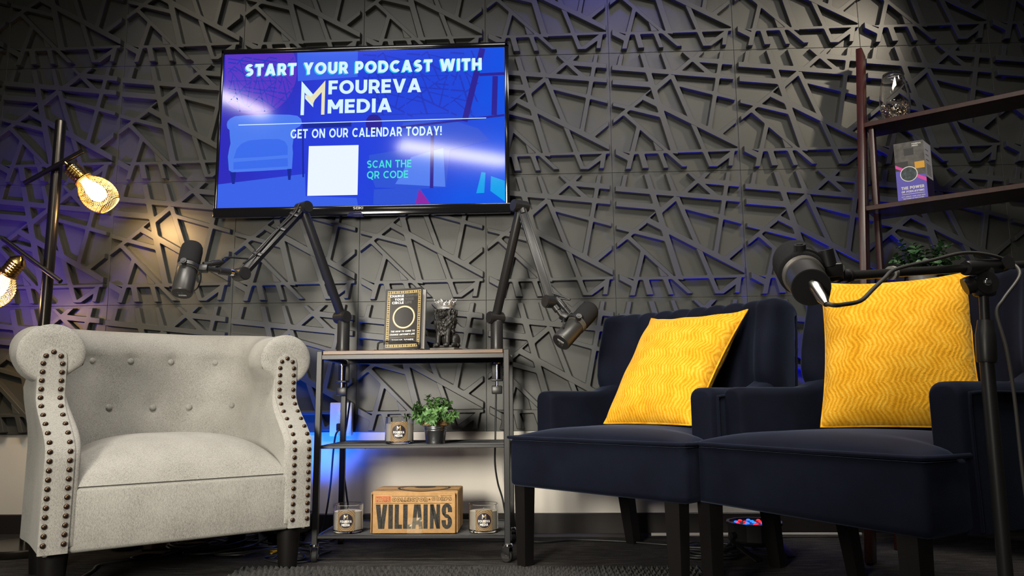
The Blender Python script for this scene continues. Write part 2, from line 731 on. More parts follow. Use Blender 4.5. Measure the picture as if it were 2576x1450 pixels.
def panel_template():
    """verts and faces of one 500 mm wall panel with raised crossing bars (u right, v up, w towards the room)"""
    H = 0.0235
    loops = [fillet(l, 0.0055) for l in union_loops(BARS)]
    verts, faces = [], []
    tops = []
    for lp in loops:
        rings = [(offset(lp, 0.0036), 0.0), (offset(lp, 0.0025), 0.0022), (offset(lp, 0.0006), H - 0.0012), (offset(lp, -0.0004), H)]
        i0 = len(verts)
        n = len(lp)
        for ring, w in rings:
            verts += [(p.x, p.y, w) for p in ring]
        for k in range(3):
            for i in range(n):
                j = (i + 1) % n
                faces.append((i0 + k * n + i, i0 + k * n + j, i0 + (k + 1) * n + j, i0 + (k + 1) * n + i))
        tops.append([i0 + 3 * n + i for i in range(n)])
    flat = [V((verts[i][0], verts[i][1])) for t in tops for i in t]
    idx = [i for t in tops for i in t]
    es, o = [], 0
    lp2 = []
    for t in tops:
        n = len(t)
        es += [(o + i, o + (i + 1) % n) for i in range(n)]
        lp2.append(flat[o:o + n])
        o += n
    co, _, tri, ov, _, _ = geometry.delaunay_2d_cdt(flat, es, [], 1, 1e-7)
    remap = []
    for c, ors in zip(co, ov):
        if ors:
            remap.append(idx[ors[0]])
        else:
            remap.append(len(verts))
            verts.append((c.x, c.y, H))
    for t in tri:
        cen = sum((co[i] for i in t), V((0, 0))) / len(t)
        if inside(cen, lp2):
            faces.append(tuple(remap[i] for i in t))
    # backing sheet with a fine seam all round
    g = 0.0005
    i0 = len(verts)
    for d, w in ((g, -0.006), (g, -0.0006), (g + 0.0008, 0.0)):
        verts += [(d, d, w), (0.5 - d, d, w), (0.5 - d, 0.5 - d, w), (d, 0.5 - d, w)]
    for k in range(2):
        for i in range(4):
            j = (i + 1) % 4
            faces.append((i0 + 4 * k + i, i0 + 4 * k + j, i0 + 4 * k + 4 + j, i0 + 4 * k + 4 + i))
    faces.append((i0 + 8, i0 + 9, i0 + 10, i0 + 11))
    return verts, faces


pv, pf = panel_template()
av, af = [], []
for cx in range(-7, 7):
    for rz in range(5):
        i0 = len(av)
        av += [(cx * 0.5 + u, -w, PZ0 + rz * 0.5 + v) for u, v, w in pv]
        af += [tuple(i0 + i for i in f) for f in pf]
me = bpy.data.meshes.new('panel_cladding')
me.from_pydata(av, [], af)
me.materials.append(PANEL)
bmx = bmesh.new()
bmx.from_mesh(me)
bmesh.ops.recalc_face_normals(bmx, faces=bmx.faces)
bmx.to_mesh(me)
bmx.free()
clad = link(bpy.data.objects.new('panel_cladding', me), wall)


# ------------------------------------------------------------------ lettering drawn as strokes
def _arc(cx, cy, rx, ry, a0, a1, t, n=14):
    """elliptic band, rx/ry are centre-line radii"""
    out = []
    m = t / 2
    for i in range(n):
        q = []
        for a in (a0 + (a1 - a0) * i / n, a0 + (a1 - a0) * (i + 1) / n):
            c, s = math.cos(math.radians(a)), math.sin(math.radians(a))
            q.append(((cx + (rx + m) * c, cy + (ry + m) * s), (cx + (rx - m) * c, cy + (ry - m) * s)))
        out.append([q[0][0], q[1][0], q[1][1], q[0][1]])
    return out


def _d(x0, y0, x1, y1, t):
    h = t / 2 * math.hypot(x1 - x0, y1 - y0) / max(1e-6, abs(y1 - y0))
    return [[(x0 - h, y0), (x0 + h, y0), (x1 + h, y1), (x1 - h, y1)]]


def _v(x, y0, y1, t):
    return [[(x - t / 2, y0), (x + t / 2, y0), (x + t / 2, y1), (x - t / 2, y1)]]


def _h(x0, x1, y, t):
    return [[(x0, y - t / 2), (x1, y - t / 2), (x1, y + t / 2), (x0, y + t / 2)]]


def glyph(c, t):
    m = t / 2
    if c == 'A':
        h = m * 1.1
        return 0.86, _d(h, 0, 0.43, 1, t) + _d(0.86 - h, 0, 0.43, 1, t) + _h(0.2, 0.66, 0.27, t * 0.9)
    if c == 'B':
        return 0.68, _v(m, 0, 1, t) + _h(m, 0.40, m, t) + _h(m, 0.40, 0.52, t) + _h(m, 0.38, 1 - m, t) + _arc(0.40, (0.52 + m) / 2, 0.28 - m, (0.52 - m) / 2, -90, 90, t) + _arc(0.38, (1.52 - m) / 2, 0.26 - m, (0.48 - m) / 2, -90, 90, t)
    if c == 'C':
        return 0.78, _arc(0.46, 0.5, 0.46 - m, 0.5 - m, 48, 312, t)
    if c == 'D':
        return 0.80, _v(m, 0, 1, t) + _h(m, 0.34, m, t) + _h(m, 0.34, 1 - m, t) + _arc(0.34, 0.5, 0.46 - m, 0.5 - m, -90, 90, t)
    if c == 'E':
        return 0.60, _v(m, 0, 1, t) + _h(0, 0.60, m, t) + _h(0, 0.55, 0.51, t) + _h(0, 0.59, 1 - m, t)
    if c == 'F':
        return 0.58, _v(m, 0, 1, t) + _h(0, 0.54, 0.46, t) + _h(0, 0.58, 1 - m, t)
    if c == 'G':
        return 0.84, _arc(0.46, 0.5, 0.46 - m, 0.5 - m, 48, 320, t) + _v(0.80 - m, 0.1, 0.5, t)
    if c == 'H':
        return 0.76, _v(m, 0, 1, t) + _v(0.76 - m, 0, 1, t) + _h(0, 0.76, 0.5, t)
    if c == 'I':
        return t, _v(m, 0, 1, t)
    if c == 'J':
        return 0.55, _v(0.55 - m, 0.3, 1, t) + _h(0.12, 0.55, 1 - m, t) + _arc(0.275, 0.3, 0.275 - m, 0.3 - m, 180, 360, t)
    if c == 'K':
        return 0.74, _v(m, 0, 1, t) + _d(m, 0.28, 0.62, 1, t) + _d(0.66, 0, 0.34, 0.55, t)
    if c == 'L':
        return 0.56, _v(m, 0, 1, t) + _h(0, 0.56, m, t)
    if c == 'M':
        return 0.92, _v(m, 0, 1, t) + _v(0.92 - m, 0, 1, t) + _d(0.46, 0.3, m, 1, t) + _d(0.46, 0.3, 0.92 - m, 1, t)
    if c == 'N':
        return 0.78, _v(m, 0, 1, t) + _v(0.78 - m, 0, 1, t) + _d(0.78 - m, 0, m, 1, t)
    if c == 'O':
        return 0.92, _arc(0.46, 0.5, 0.46 - m, 0.5 - m, 0, 360, t, 28)
    if c == 'P':
        return 0.66, _v(m, 0, 1, t) + _h(m, 0.36, 0.40, t) + _h(m, 0.36, 1 - m, t) + _arc(0.36, (1.40 - m) / 2, 0.30 - m, (0.60 - m) / 2, -90, 90, t)
    if c == 'Q':
        return 0.92, _arc(0.46, 0.5, 0.46 - m, 0.5 - m, 0, 360, t, 28) + _d(0.80, -0.16, 0.52, 0.2, t)
    if c == 'R':
        return 0.70, _v(m, 0, 1, t) + _h(m, 0.38, 0.40, t) + _h(m, 0.38, 1 - m, t) + _arc(0.38, (1.40 - m) / 2, 0.31 - m, (0.60 - m) / 2, -90, 90, t) + _d(0.61, 0, 0.40, 0.40, t)
    if c == 'S':
        r0, r1 = 0.27, 0.25
        return 0.64, _arc(0.32, 0.52 + (0.48 - m) / 2, 0.32 - m, (0.48 - m) / 2, 35, 270, t) + _arc(0.32, m + (0.52 - m) / 2, 0.32 - m, (0.52 - m) / 2, -145, 90, t)
    if c == 'T':
        return 0.68, _v(0.34, 0, 1, t) + _h(0, 0.68, 1 - m, t)
    if c == 'U':
        return 0.74, _v(m, 0.36, 1, t) + _v(0.74 - m, 0.36, 1, t) + _arc(0.37, 0.37, 0.37 - m, 0.37 - m, 180, 360, t)
    if c == 'V':
        h = m * 1.1
        return 0.84, _d(0.42, 0, h, 1, t) + _d(0.42, 0, 0.84 - h, 1, t)
    if c == 'W':
        h = m * 1.05
        return 1.22, _d(0.34, 0, h, 1, t) + _d(0.34, 0, 0.61, 1, t) + _d(0.88, 0, 0.61, 1, t) + _d(0.88, 0, 1.22 - h, 1, t)
    if c == 'X':
        return 0.80, _d(m, 0, 0.80 - m, 1, t) + _d(0.80 - m, 0, m, 1, t)
    if c == 'Y':
        return 0.78, _v(0.39, 0, 0.45, t) + _d(0.39, 0.38, m, 1, t) + _d(0.39, 0.38, 0.78 - m, 1, t)
    if c == 'Z':
        return 0.68, _h(0, 0.68, m, t) + _h(0, 0.68, 1 - m, t) + _d(m * 1.4, m, 0.68 - m * 1.4, 1 - m, t)
    if c == '!':
        return t, _v(m, 0.32, 1, t) + _v(m, 0, t * 0.95, t)
    if c == "'":
        return t, _v(m, 0.68, 1, t * 0.9)
    if c == '7':
        return 0.62, _h(0, 0.62, 1 - m, t) + _d(0.2, 0, 0.62 - m, 1, t)
    if c == '*':
        p = []
        for i in range(5):
            a = math.radians(90 + 72 * i)
            b = math.radians(90 + 72 * i + 36)
            c2 = math.radians(90 + 72 * i - 36)
            p.append([(0.4, 0.48), (0.4 + 0.19 * math.cos(c2), 0.48 + 0.19 * math.sin(c2)), (0.4 + 0.48 * math.cos(a), 0.48 + 0.48 * math.sin(a)), (0.4 + 0.19 * math.cos(b), 0.48 + 0.19 * math.sin(b))])
        return 0.8, p
    return 0.32, []


def text_polys(s, x0, y0, x1, h, t=0.18, gap=0.10, italic=0.0, grow=0.0):
    """polygons of a line of capitals from x0 to x1, base line y0, cap height h"""
    out = []
    x = 0.0
    for c in s:
        w, ps = glyph(c, t)
        if grow:
            w, ps = glyph(c, t)
        for p in ps:
            out.append([(x + a, b) for a, b in p])
        x += w + gap
    L = x - gap
    k = (x1 - x0) / L
    return [[(x0 + a * k + italic * b * h, y0 + b * h) for a, b in p] for p in out]


def grown(polys, d):
    return [[(x + d * math.cos(k * PI / 4), y + d * math.sin(k * PI / 4)) for x, y in p] for p in polys for k in range(8)]


def flat(polys, f, parent, name, mtl, label=None):
    """prints polygons through the map f(u, v) -> point; one mesh"""
    me = bpy.data.meshes.new(name)
    vs, fs = [], []
    for p in polys:
        i0 = len(vs)
        vs += [tuple(f(*q)) for q in p]
        fs.append(tuple(range(i0, i0 + len(p))))
    me.from_pydata(vs, [], fs)
    me.materials.append(mtl)
    o = link(bpy.data.objects.new(name, me), parent)
    if label:
        o['label'] = label
    return o


def disc(cx, cy, r, n=32, r2=None):
    if r2 is None:
        return [[(cx + r * math.cos(2 * PI * i / n), cy + r * math.sin(2 * PI * i / n)) for i in range(n)]]
    out = []
    for i in range(n):
        a, b = 2 * PI * i / n, 2 * PI * (i + 1) / n
        out.append([(cx + r * math.cos(a), cy + r * math.sin(a)), (cx + r * math.cos(b), cy + r * math.sin(b)), (cx + r2 * math.cos(b), cy + r2 * math.sin(b)), (cx + r2 * math.cos(a), cy + r2 * math.sin(a))])
    return out


def rect(x0, y0, x1, y1):
    return [[(x0, y0), (x1, y0), (x1, y1), (x0, y1)]]


def m_logo(x, y, w, h):
    """the folded M emblem: a light half and a pale gold half"""
    L = [[(0, 0), (0.14, 0), (0.14, 0.66), (0, 1.0)], [(0, 1.0), (0.14, 0.66), (0.50, 0.36), (0.50, 0.60)], [(0.17, 0.60), (0.17, 0.48), (0.52, 0.22), (0.52, 0.34)]]
    R = [[(1.0, 0), (0.86, 0), (0.86, 0.66), (1.0, 1.0)], [(1.0, 1.0), (0.86, 0.66), (0.46, 0.34), (0.40, 0.52)], [(0.22, 0.62), (0.22, 0.50), (0.50, 0.30), (0.58, 0.44)]]
    s = lambda P: [[(x + a * w, y + b * h) for a, b in p] for p in P]
    return s(L), s(R)

# ------------------------------------------------------------------ television
def emis(name, c, s=1.0, rough=0.085):
    return mat(name, (0.002, 0.002, 0.003), rough, emit=c, estr=s)


def mat_screen():
    n = N('lit_screen')
    n.p.inputs['Base Color'].default_value = (0.002, 0.002, 0.004, 1)
    n.p.inputs['Roughness'].default_value = 0.085
    o = n.xyz()
    u = n.math('ADD', n.math('MULTIPLY', o[0], 0.88), 0.5)
    f = n.math('ADD', u, n.math('MULTIPLY', n.math('SUBTRACT', n.noise(4.0, 3), 0.5), 0.35))
    f = n.math('ADD', f, n.math('MULTIPLY', o[2], -0.25))
    c = n.ramp(f, [(0.0, srgb(46, 44, 190)), (0.35, srgb(38, 66, 226)), (0.7, srgb(30, 72, 222)), (1.0, srgb(4, 92, 240))])
    n.l(c, n.p.inputs['Emission Color'])
    n.p.inputs['Emission Strength'].default_value = 0.95
    return n.m


tv = thing('wall_television', 'large flat television showing a blue podcast advert, mounted on the dark textured wall', 'television', (-0.479, -0.017, 1.211))
mb = MB()
mb.box((-0.45, -0.03, 0.08), (0.45, -0.008, 0.6), 0.006)
mb.box((-0.570, -0.056, 0.018), (0.572, -0.026, 0.690), 0.008)
mb.build('back_housing', BLACKSAT, tv, 30)
BEZ = mat('gloss_black_bezel', (0.006, 0.006, 0.007), 0.12)
mb = MB()
mb.box((-0.577, -0.067, 0.672), (0.577, -0.040, 0.693), 0.003)
mb.box((-0.577, -0.067, 0.030), (-0.5655, -0.040, 0.690), 0.003)
mb.box((0.5605, -0.067, 0.030), (0.577, -0.040, 0.690), 0.003)
mb.box((-0.579, -0.069, 0.0), (0.580, -0.040, 0.037), 0.004)
mb.build('bezel', BEZ, tv, 30)
mb = MB()
mb.box((-0.565, -0.0632, 0.037), (0.5605, -0.05, 0.6725))
scr = mb.build('screen', mat_screen(), tv, 0)


def tvc(x, y):
    """a point of the shown picture, (x, y) on a 2417 x 1450 sketch of it, as (u, v) metres on the screen"""
    s = t = 0.5
    for _ in range(6):
        xl, xr = 88 + 57 * t, 2262 - 4 * t
        s = (x - xl) / (xr - xl)
        yt, yb = 182 - 70 * s, 1340 - 42 * s
        t = (yb - y) / (yb - yt)
    return (-0.565 + 1.1255 * min(1, max(0, s)), 0.037 + 0.6355 * min(1, max(0, t)))


def tvlayer(polys, name, m, lay, conv=True, label=None):
    P = [[tvc(*q) for q in p] for p in polys] if conv else polys
    return flat(P, lambda u, v: (u, -0.0632 - 0.00015 * lay, v), scr, name, m, label)


def sline(pts, w):
    out = []
    for (a, b) in zip(pts, pts[1:]):
        d = V((b[0] - a[0], b[1] - a[1]))
        n = V((-d.y, d.x)).normalized() * w / 2
        out.append([(a[0] + n.x, a[1] + n.y), (b[0] + n.x, b[1] + n.y), (b[0] - n.x, b[1] - n.y), (a[0] - n.x, a[1] - n.y)])
    return out


pur = [(380 + 318 * math.cos(2 * PI * i / 48), 300 + 345 * math.sin(2 * PI * i / 48)) for i in range(48)]
tvlayer([[(max(150, x), max(182 - 0.0331 * (x - 145), y)) for x, y in pur]], 'pictured_glow', emis('screen_purple', srgb(88, 52, 196)), 1)
tvlayer([[(700, 165), (1160, 150), (1158, 350), (705, 385)], [(90, 1165), (760, 1085), (765, 1250), (1150, 1262), (1160, 1320), (90, 1338)]], 'pictured_floor', emis('screen_azure', srgb(58, 98, 232)), 2)
ptn = []
for (ox, oy, wx, wy, lim, skew) in ((1190, 400, 330, 300, (1175, 140, 2085, 660), -0.03), (1190, 690, 330, 300, (1175, 140, 2085, 660), -0.03), (170, 420, 190, 240, (150, 190, 690, 630), 0.0), (170, 650, 190, 240, (150, 190, 690, 630), 0.0)):
    for k in range(3):
        for p in BARS:
            q = [(ox + wx * (k + 2 * a), oy - wy * 2 * c + skew * wx * (k + 2 * a)) for a, c in p]
            if all(lim[0] < x < lim[2] and lim[1] < y < lim[3] for x, y in q):
                ptn.append(q)
tvlayer(ptn, 'pictured_wall_bars', emis('screen_navy_line', srgb(34, 56, 190)), 3)
tvlayer([[(163, 720), (168, 695), (190, 672), (225, 655), (300, 648), (480, 640), (640, 642), (700, 650), (728, 672), (736, 700), (722, 728), (690, 745), (676, 790), (664, 880), (668, 930), (660, 1050), (430, 1064), (205, 1075), (180, 1060), (172, 960), (182, 900), (192, 860), (186, 800), (184, 760), (168, 745)]], 'pictured_armchair', emis('screen_light_blue', srgb(76, 124, 240)), 4)
tvlayer([[(222, 955), (240, 900), (275, 862), (330, 838), (450, 826), (560, 826), (605, 842), (628, 880), (628, 945), (430, 960), (215, 972)], [(215, 1000), (628, 968), (630, 1030), (215, 1055)]], 'pictured_seat', emis('screen_mid_blue', srgb(60, 108, 236)), 5)
tvlayer([[(190, 1075), (235, 1073), (225, 1160), (205, 1162)], [(625, 1050), (657, 1048), (650, 1130), (632, 1131)], [(740, 705), (1110, 695), (1110, 730), (740, 745)], [(738, 750), (748, 750), (752, 1110), (740, 1110)]], 'pictured_legs', emis('screen_deep_blue', srgb(24, 40, 150)), 5)
tvlayer([[(1245, 945), (1480, 905), (1500, 700), (1700, 680), (1900, 690), (2060, 740), (2145, 830), (1850, 905), (1820, 1180), (1640, 1195), (1290, 1185), (1240, 1040)], [(1280, 1200), (1620, 1180), (1700, 1303), (1275, 1312)]], 'pictured_sofa_chair', emis('screen_dusk_blue', srgb(46, 84, 214)), 4)
tvlayer([[(1440, 1160), (1560, 960), (1800, 890), (1815, 1180)]], 'pictured_cushion', emis('screen_pale_blue', srgb(84, 128, 240)), 5)
tvlayer(sline([(2095, 125), (1960, 690)], 44) + sline([(2070, 330), (2258, 320)], 22) + sline([(2190, 340), (2180, 640)], 40) + sline([(1480, 735), (2258, 640)], 16) + sline([(1720, 760), (1712, 1190)], 26) + [[(1280 + 62 * math.cos(2 * PI * i / 24), 705 + 68 * math.sin(2 * PI * i / 24)) for i in range(24)]], 'pictured_stand', emis('screen_violet_line', srgb(44, 34, 148)), 6)
tvlayer([[(1620, 1195), (1702, 1303), (1590, 1307)]], 'pictured_corner', emis('screen_magenta', srgb(140, 40, 165)), 7)
tvlayer([[(2085, 1070), (2115, 1075), (2105, 1225), (2045, 1228)], [(2155, 1100), (2258, 1135), (2260, 1290), (2150, 1210)]], 'pictured_planks', emis('screen_cyan', srgb(10, 160, 236)), 7)
# lettering of the advert
TW = emis('screen_white', srgb(214, 244, 255), 1.0)
TS = emis('screen_turquoise', srgb(40, 190, 236), 1.0)
TG = emis('screen_mint', srgb(70, 226, 216), 1.0)
TGOLD = emis('screen_pale_gold', srgb(232, 226, 190), 1.0)
X0 = 0.479          # world x -> local
hd = text_polys('START YOUR PODCAST WITH', -0.9545 + X0, 1.7892 - 1.211, -0.0080 + X0, 0.0505, 0.25, 0.13)
tvlayer([[(u - 0.004, v - 0.004) for u, v in p] for p in hd], 'lettering_shadow', TS, 8, False)
ln = sline([(-0.9731 + X0, 1.5850 - 1.211), (0.0086 + X0, 1.5904 - 1.211)], 0.003)
tvlayer(hd + text_polys('FOUREVA', -0.6173 + X0, 1.7035 - 1.211, -0.2474 + X0, 0.0575, 0.22, 0.10)
        + text_polys('MEDIA', -0.6183 + X0, 1.6240 - 1.211, -0.3633 + X0, 0.0575, 0.22, 0.11)
        + text_polys('GET ON OUR CALENDAR TODAY!', -0.7630 + X0, 1.5245 - 1.211, -0.1658 + X0, 0.0375, 0.19, 0.13) + ln, 'lettering', TW, 9, False, 'white advert lettering')
tvlayer(text_polys('SCAN THE', -0.4568 + X0, 1.3975 - 1.211, -0.2832 + X0, 0.0305, 0.17, 0.12)
        + text_polys('QR CODE', -0.4564 + X0, 1.3548 - 1.211, -0.2952 + X0, 0.0300, 0.17, 0.12), 'lettering', TG, 9, False, 'mint green lettering')
l1, l2 = m_logo(-0.7261 + X0, 1.620 - 1.211, 0.0955, 0.142)
tvlayer(l1, 'emblem', TW, 9, False)
tvlayer(l2, 'emblem', TGOLD, 10, False)
tvlayer(rect(-0.6886 + X0, 1.2908 - 1.211, -0.4918 + X0, 1.4918 - 1.211), 'white_square', emis('screen_card_white', srgb(236, 246, 255), 1.0), 9, False)
flat(text_polys('SEIKI', -0.5066 + X0, 0.0215, -0.4682 + X0, 0.0095, 0.13, 0.14), lambda u, v: (u, -0.0693, v), tv, 'brand_lettering', PRINTWHITE)
mb = MB()
mb.poly([(-0.050, -0.0695, -0.002), (0.012, -0.0695, -0.002), (0.004, -0.0695, 0.010), (-0.042, -0.0695, 0.010)])
mb.box((-0.050, -0.072, -0.006), (0.012, -0.055, 0.004), 0.001)
mb.build('sensor_bar', mat('sensor_window', (0.02, 0.02, 0.06), 0.1), tv, 20)

# ------------------------------------------------------------------ ceiling light fittings (their tubes show in the screen)
TUBE = mat('lit_tube', (0.8, 0.8, 0.8), 0.5, emit=(1.0, 0.92, 0.78), estr=30.0)
TUBE2 = mat('lit_tube_small', (0.8, 0.8, 0.8), 0.5, emit=(1.0, 0.92, 0.78), estr=26.0)


def ceiling_light(c, ang, L, w, label, m):
    t = thing('ceiling_light', label, 'light', c, math.radians(ang), 'tube lights on the ceiling')
    b = MB()
    b.box((-L / 2 - 0.03, -w / 2 - 0.03, 0.0), (L / 2 + 0.03, w / 2 + 0.03, 2.92 - c[2]), 0.01)
    b.build('housing', mat('white_enamel', (0.6, 0.6, 0.6), 0.4), t, 30)
    b = MB()
    b.box((-L / 2, -w / 2, -0.03), (L / 2, w / 2, -0.001), 0.008)
    b.build('diffuser', m, t, 30)


ceiling_light((-0.58, -4.12, 2.83), -30, 1.10, 0.20, 'longer white ceiling tube light behind the camera', TUBE)
ceiling_light((-2.12, -2.80, 2.83), -62, 0.50, 0.13, 'shorter white ceiling tube light towards the left', TUBE2)

# ------------------------------------------------------------------ rolling cart
cart = thing('rolling_cart', 'narrow three-tier black metal rolling cart with brown board top, under the television', 'cart', (-0.206, -0.295, 0.0))
CX, CY = 0.304, 0.155
for sx in (-1, 1):
    for sy in (-1, 1):
        b = MB()
        b.box((sx * CX - 0.0095, sy * CY - 0.0095, 0.053), (sx * CX + 0.0095, sy * CY + 0.0095, 0.662), 0.002, 1)
        b.build('post', BLACK, cart, 30)
b = MB()
b.box((-0.2935, -0.163, 0.6495), (0.2935, 0.163, 0.6626), 0.0015, 1)
b.build('board_top', WOOD, cart, 30)
b = MB()
for sy in (-1, 1):
    b.box((-CX, sy * CY - 0.008, 0.6345), (CX, sy * CY + 0.008, 0.6495), 0.001, 1)
for sx in (-1, 1):
    b.box((sx * CX - 0.008, -CY, 0.6345), (sx * CX + 0.008, CY, 0.6495), 0.001, 1)
b.build('top_frame', BLACK, cart, 30)
for z, nm in ((0.3495, 'shelf'), (0.0720, 'shelf')):
    b = MB()
    for sy in (-1, 1):
        b.box((-CX, sy * CY - 0.006, z), (CX, sy * CY + 0.006, z + 0.010), 0.0015, 1)
    for sx in (-1, 1):
        b.box((sx * (CX - 0.006) - 0.004, -CY, z), (sx * (CX - 0.006) + 0.004, CY, z + 0.009), 0.0015, 1)
    for i in range(15):
        y = -CY + 0.010 + i * (2 * CY - 0.02) / 14
        b.cyl((-CX + 0.004, y, z + 0.0055), (CX - 0.004, y, z + 0.0055), 0.0028, 6)
    for x in (-0.15, 0.15):
        b.cyl((x, -CY, z + 0.001), (x, CY, z + 0.001), 0.0026, 6)
    b.build(nm, BLACK, cart, 40)
for sx, sy, rz in ((-1, -1, 0.15), (1, -1, 1.2), (1, 1, 0.7), (-1, 1, 0.4)):
    R_ = Matrix.Translation((sx * CX, sy * CY, 0)) @ Matrix.Rotation(rz, 4, 'Z')
    b = MB()
    b.lathe([(0.006, 0.046), (0.015, 0.046), (0.017, 0.050), (0.015, 0.055), (0.008, 0.058), (0.008, 0.066)], 20, R_)
    for s in (-1, 1):
        b.box((s * 0.0112 - 0.001, -0.011, 0.012), (s * 0.0112 + 0.001, 0.015, 0.047), 0.001, 1, R_)
    b.cyl(R_ @ V((-0.013, 0.003, 0.019)), R_ @ V((0.013, 0.003, 0.019)), 0.004, 12)
    cs = b.build('caster', CHROME, cart, 35)
    b = MB()
    Mw = R_ @ Matrix.Translation((0, 0.003, 0.019)) @ Matrix.Rotation(PI / 2, 4, 'Y')
    b.lathe([(0.006, -0.009), (0.016, -0.009), (0.019, -0.006), (0.019, 0.006), (0.016, 0.009), (0.006, 0.009)], 24, Mw)
    b.build('wheel', RUBBER, cs, 35)
TOPZ = 0.6628

# ------------------------------------------------------------------ book on its wire stand
bk = thing('paperback_book', 'black paperback with a gold ring and gold border on its cover, standing on the cart', 'book', (-0.262, -0.352, TOPZ + 0.006), math.radians(-3))
LEAN = Matrix.Rotation(math.radians(-7), 4, 'X')
b = MB()
b.box((-0.058, -0.008, 0.002), (0.078, 0.010, 0.210), 0.001, 1)
b.build('pages', mat('book_paper', (0.70, 0.68, 0.64), 0.8), bk, 30, LEAN)
BW, BH = 0.133, 0.213
cov = lambda u, v, d=0.0: LEAN @ V((u - 0.0600, -0.0095 - 0.020 * max(0.0, u / BW) ** 2.2 - d, v))
COVER = mat('black_book_cover', (0.020, 0.018, 0.017), 0.45)
b = MB()
b.grid([[cov(BW * i / 16, v, 0.0) for v in (0.0, BH)] for i in range(17)])
b.grid([[cov(BW * i / 16, v, -0.0008) for v in (0.0, BH)] for i in range(17)])
b.box((-0.0608, -0.0100, 0.0), (-0.0590, 0.012, BH), 0, 1, LEAN)
b.box((-0.060, 0.0102, 0.0), (0.079, 0.0112, BH), 0, 1, LEAN)
cv = b.build('cover', COVER, bk, 30, fix=False)


def cuv(x, y):
    return ((x - 722) / 312.0 * BW, (607 - y - (x - 722) * 0.02) / 507.0 * BH)


pr_ = lambda polys, nm, m, lay, lab=None: flat(polys, lambda u, v: cov(u, v, 0.0002 * lay), cv, nm, m, lab)
GOLD = mat('gold_ink', (0.50, 0.37, 0.15), 0.45)
DARKINK = mat('dark_ink', (0.014, 0.012, 0.011), 0.5)


def frame_polys(x0, y0, x1, y1, w, n=12):
    out = []
    for i in range(n):
        a, c = x0 + (x1 - x0) * i / n, x0 + (x1 - x0) * (i + 1) / n
        out += rect(a, y0, c, y0 + w) + rect(a, y1 - w, c, y1)
    out += rect(x0, y0, x0 + w, y1) + rect(x1 - w, y0, x1, y1)
    return out


pr_(frame_polys(0.0065, 0.008, BW - 0.0065, BH - 0.008, 0.0095), 'border', GOLD, 1, 'gold patterned border')
dm = []
for i in range(26):
    v = 0.0128 + i * 0.00750
    for u in (0.0112, BW - 0.0112):
        dm += [[(u - 0.0042, v), (u, v - 0.0034), (u + 0.0042, v), (u, v + 0.0034)]] if i % 2 else disc(u, v, 0.0030, 10, 0.0014) + rect(u - 0.0045, v - 0.0004, u + 0.0045, v + 0.0004)
for i in range(15):
    u = 0.0112 + i * (BW - 0.0224) / 14
    for v in (0.0128, BH - 0.0128):
        dm += [[(u - 0.0033, v), (u, v - 0.0042), (u + 0.0033, v), (u, v + 0.0042)]] if i % 2 else disc(u, v, 0.0030, 10, 0.0014)
pr_(dm, 'border_motif', DARKINK, 2)
tl = []
for s, x0, x1, y in (('CHANGE', 757, 873, 171), ('YOUR', 798, 873, 200), ('CIRCLE', 776, 873, 228)):
    u0, v0 = cuv(x0, y)
    tl += text_polys(s, u0, v0, cuv(x1, y)[0], 0.0088, 0.24, 0.12)
for s, x0, x1, y, h in (('THE HOW TO GUIDE TO', 775, 976, 463, 0.0056), ("CHANGE ANYONE'S LIFE", 767, 976, 489, 0.0056), ('JAMAR JONES', 782, 966, 540, 0.0078)):
    u0, v0 = cuv(x0, y)
    tl += text_polys(s, u0, v0, cuv(x1, y)[0], h, 0.22, 0.13, 0.18)
pr_(tl, 'lettering', PRINTWHITE, 2)
pr_(rect(cuv(770, 505)[0], cuv(770, 507)[1], cuv(978, 505)[0], cuv(770, 507)[1] + 0.0005), 'rule', GOLD, 2)
ol, il = [], []
for s, x0, x1, y in (('CHANGE', 885, 992, 167), ('YOUR', 885, 958, 197), ('LIFE', 885, 940, 225)):
    u0, v0 = cuv(x0, y)
    q_ = text_polys(s, u0 + 0.0003, v0 + 0.0004, cuv(x1, y)[0] - 0.0003, 0.0082, 0.17, 0.22)
    il += q_
    ol += grown(q_, 0.0004)
pr_(ol, 'lettering', mat('grey_outline_ink', (0.28, 0.27, 0.26), 0.5), 2, 'grey outlined lettering')
pr_(il, 'lettering_inner', COVER, 3)
cu, cw = cuv(880, 337)
pr_(disc(cu, cw, 0.0410, 56, 0.0360), 'ring', mat('dull_gold_ink', (0.24, 0.16, 0.075), 0.5), 1)
pr_(disc(cu, cw, 0.0390, 56, 0.0348), 'ring', mat('pale_gold_ink', (0.82, 0.66, 0.40), 0.5), 2, 'pale gold brushed ring')

st = thing('book_stand', 'black twisted wire easel holding up the black book', 'stand', (-0.262, -0.352, TOPZ), math.radians(-3))


def twist(pts, r=0.0021, pitch=0.012, n=7):
    P = catmull(pts, n)
    o = MB()
    L = 0.0
    A, B = [], []
    for i, p in enumerate(P):
        if i:
            L += (P[i] - P[i - 1]).length
        t = (P[min(i + 1, len(P) - 1)] - P[max(i - 1, 0)]).normalized()
        x = t.cross(V((0.3, 0.5, 0.8))).normalized()
        y = t.cross(x)
        a = L / pitch * 2 * PI
        d = x * math.cos(a) + y * math.sin(a)
        A.append(p + d * r * 0.75)
        B.append(p - d * r * 0.75)
    o.tube(A, r, 6)
    o.tube(B, r, 6)
    return o


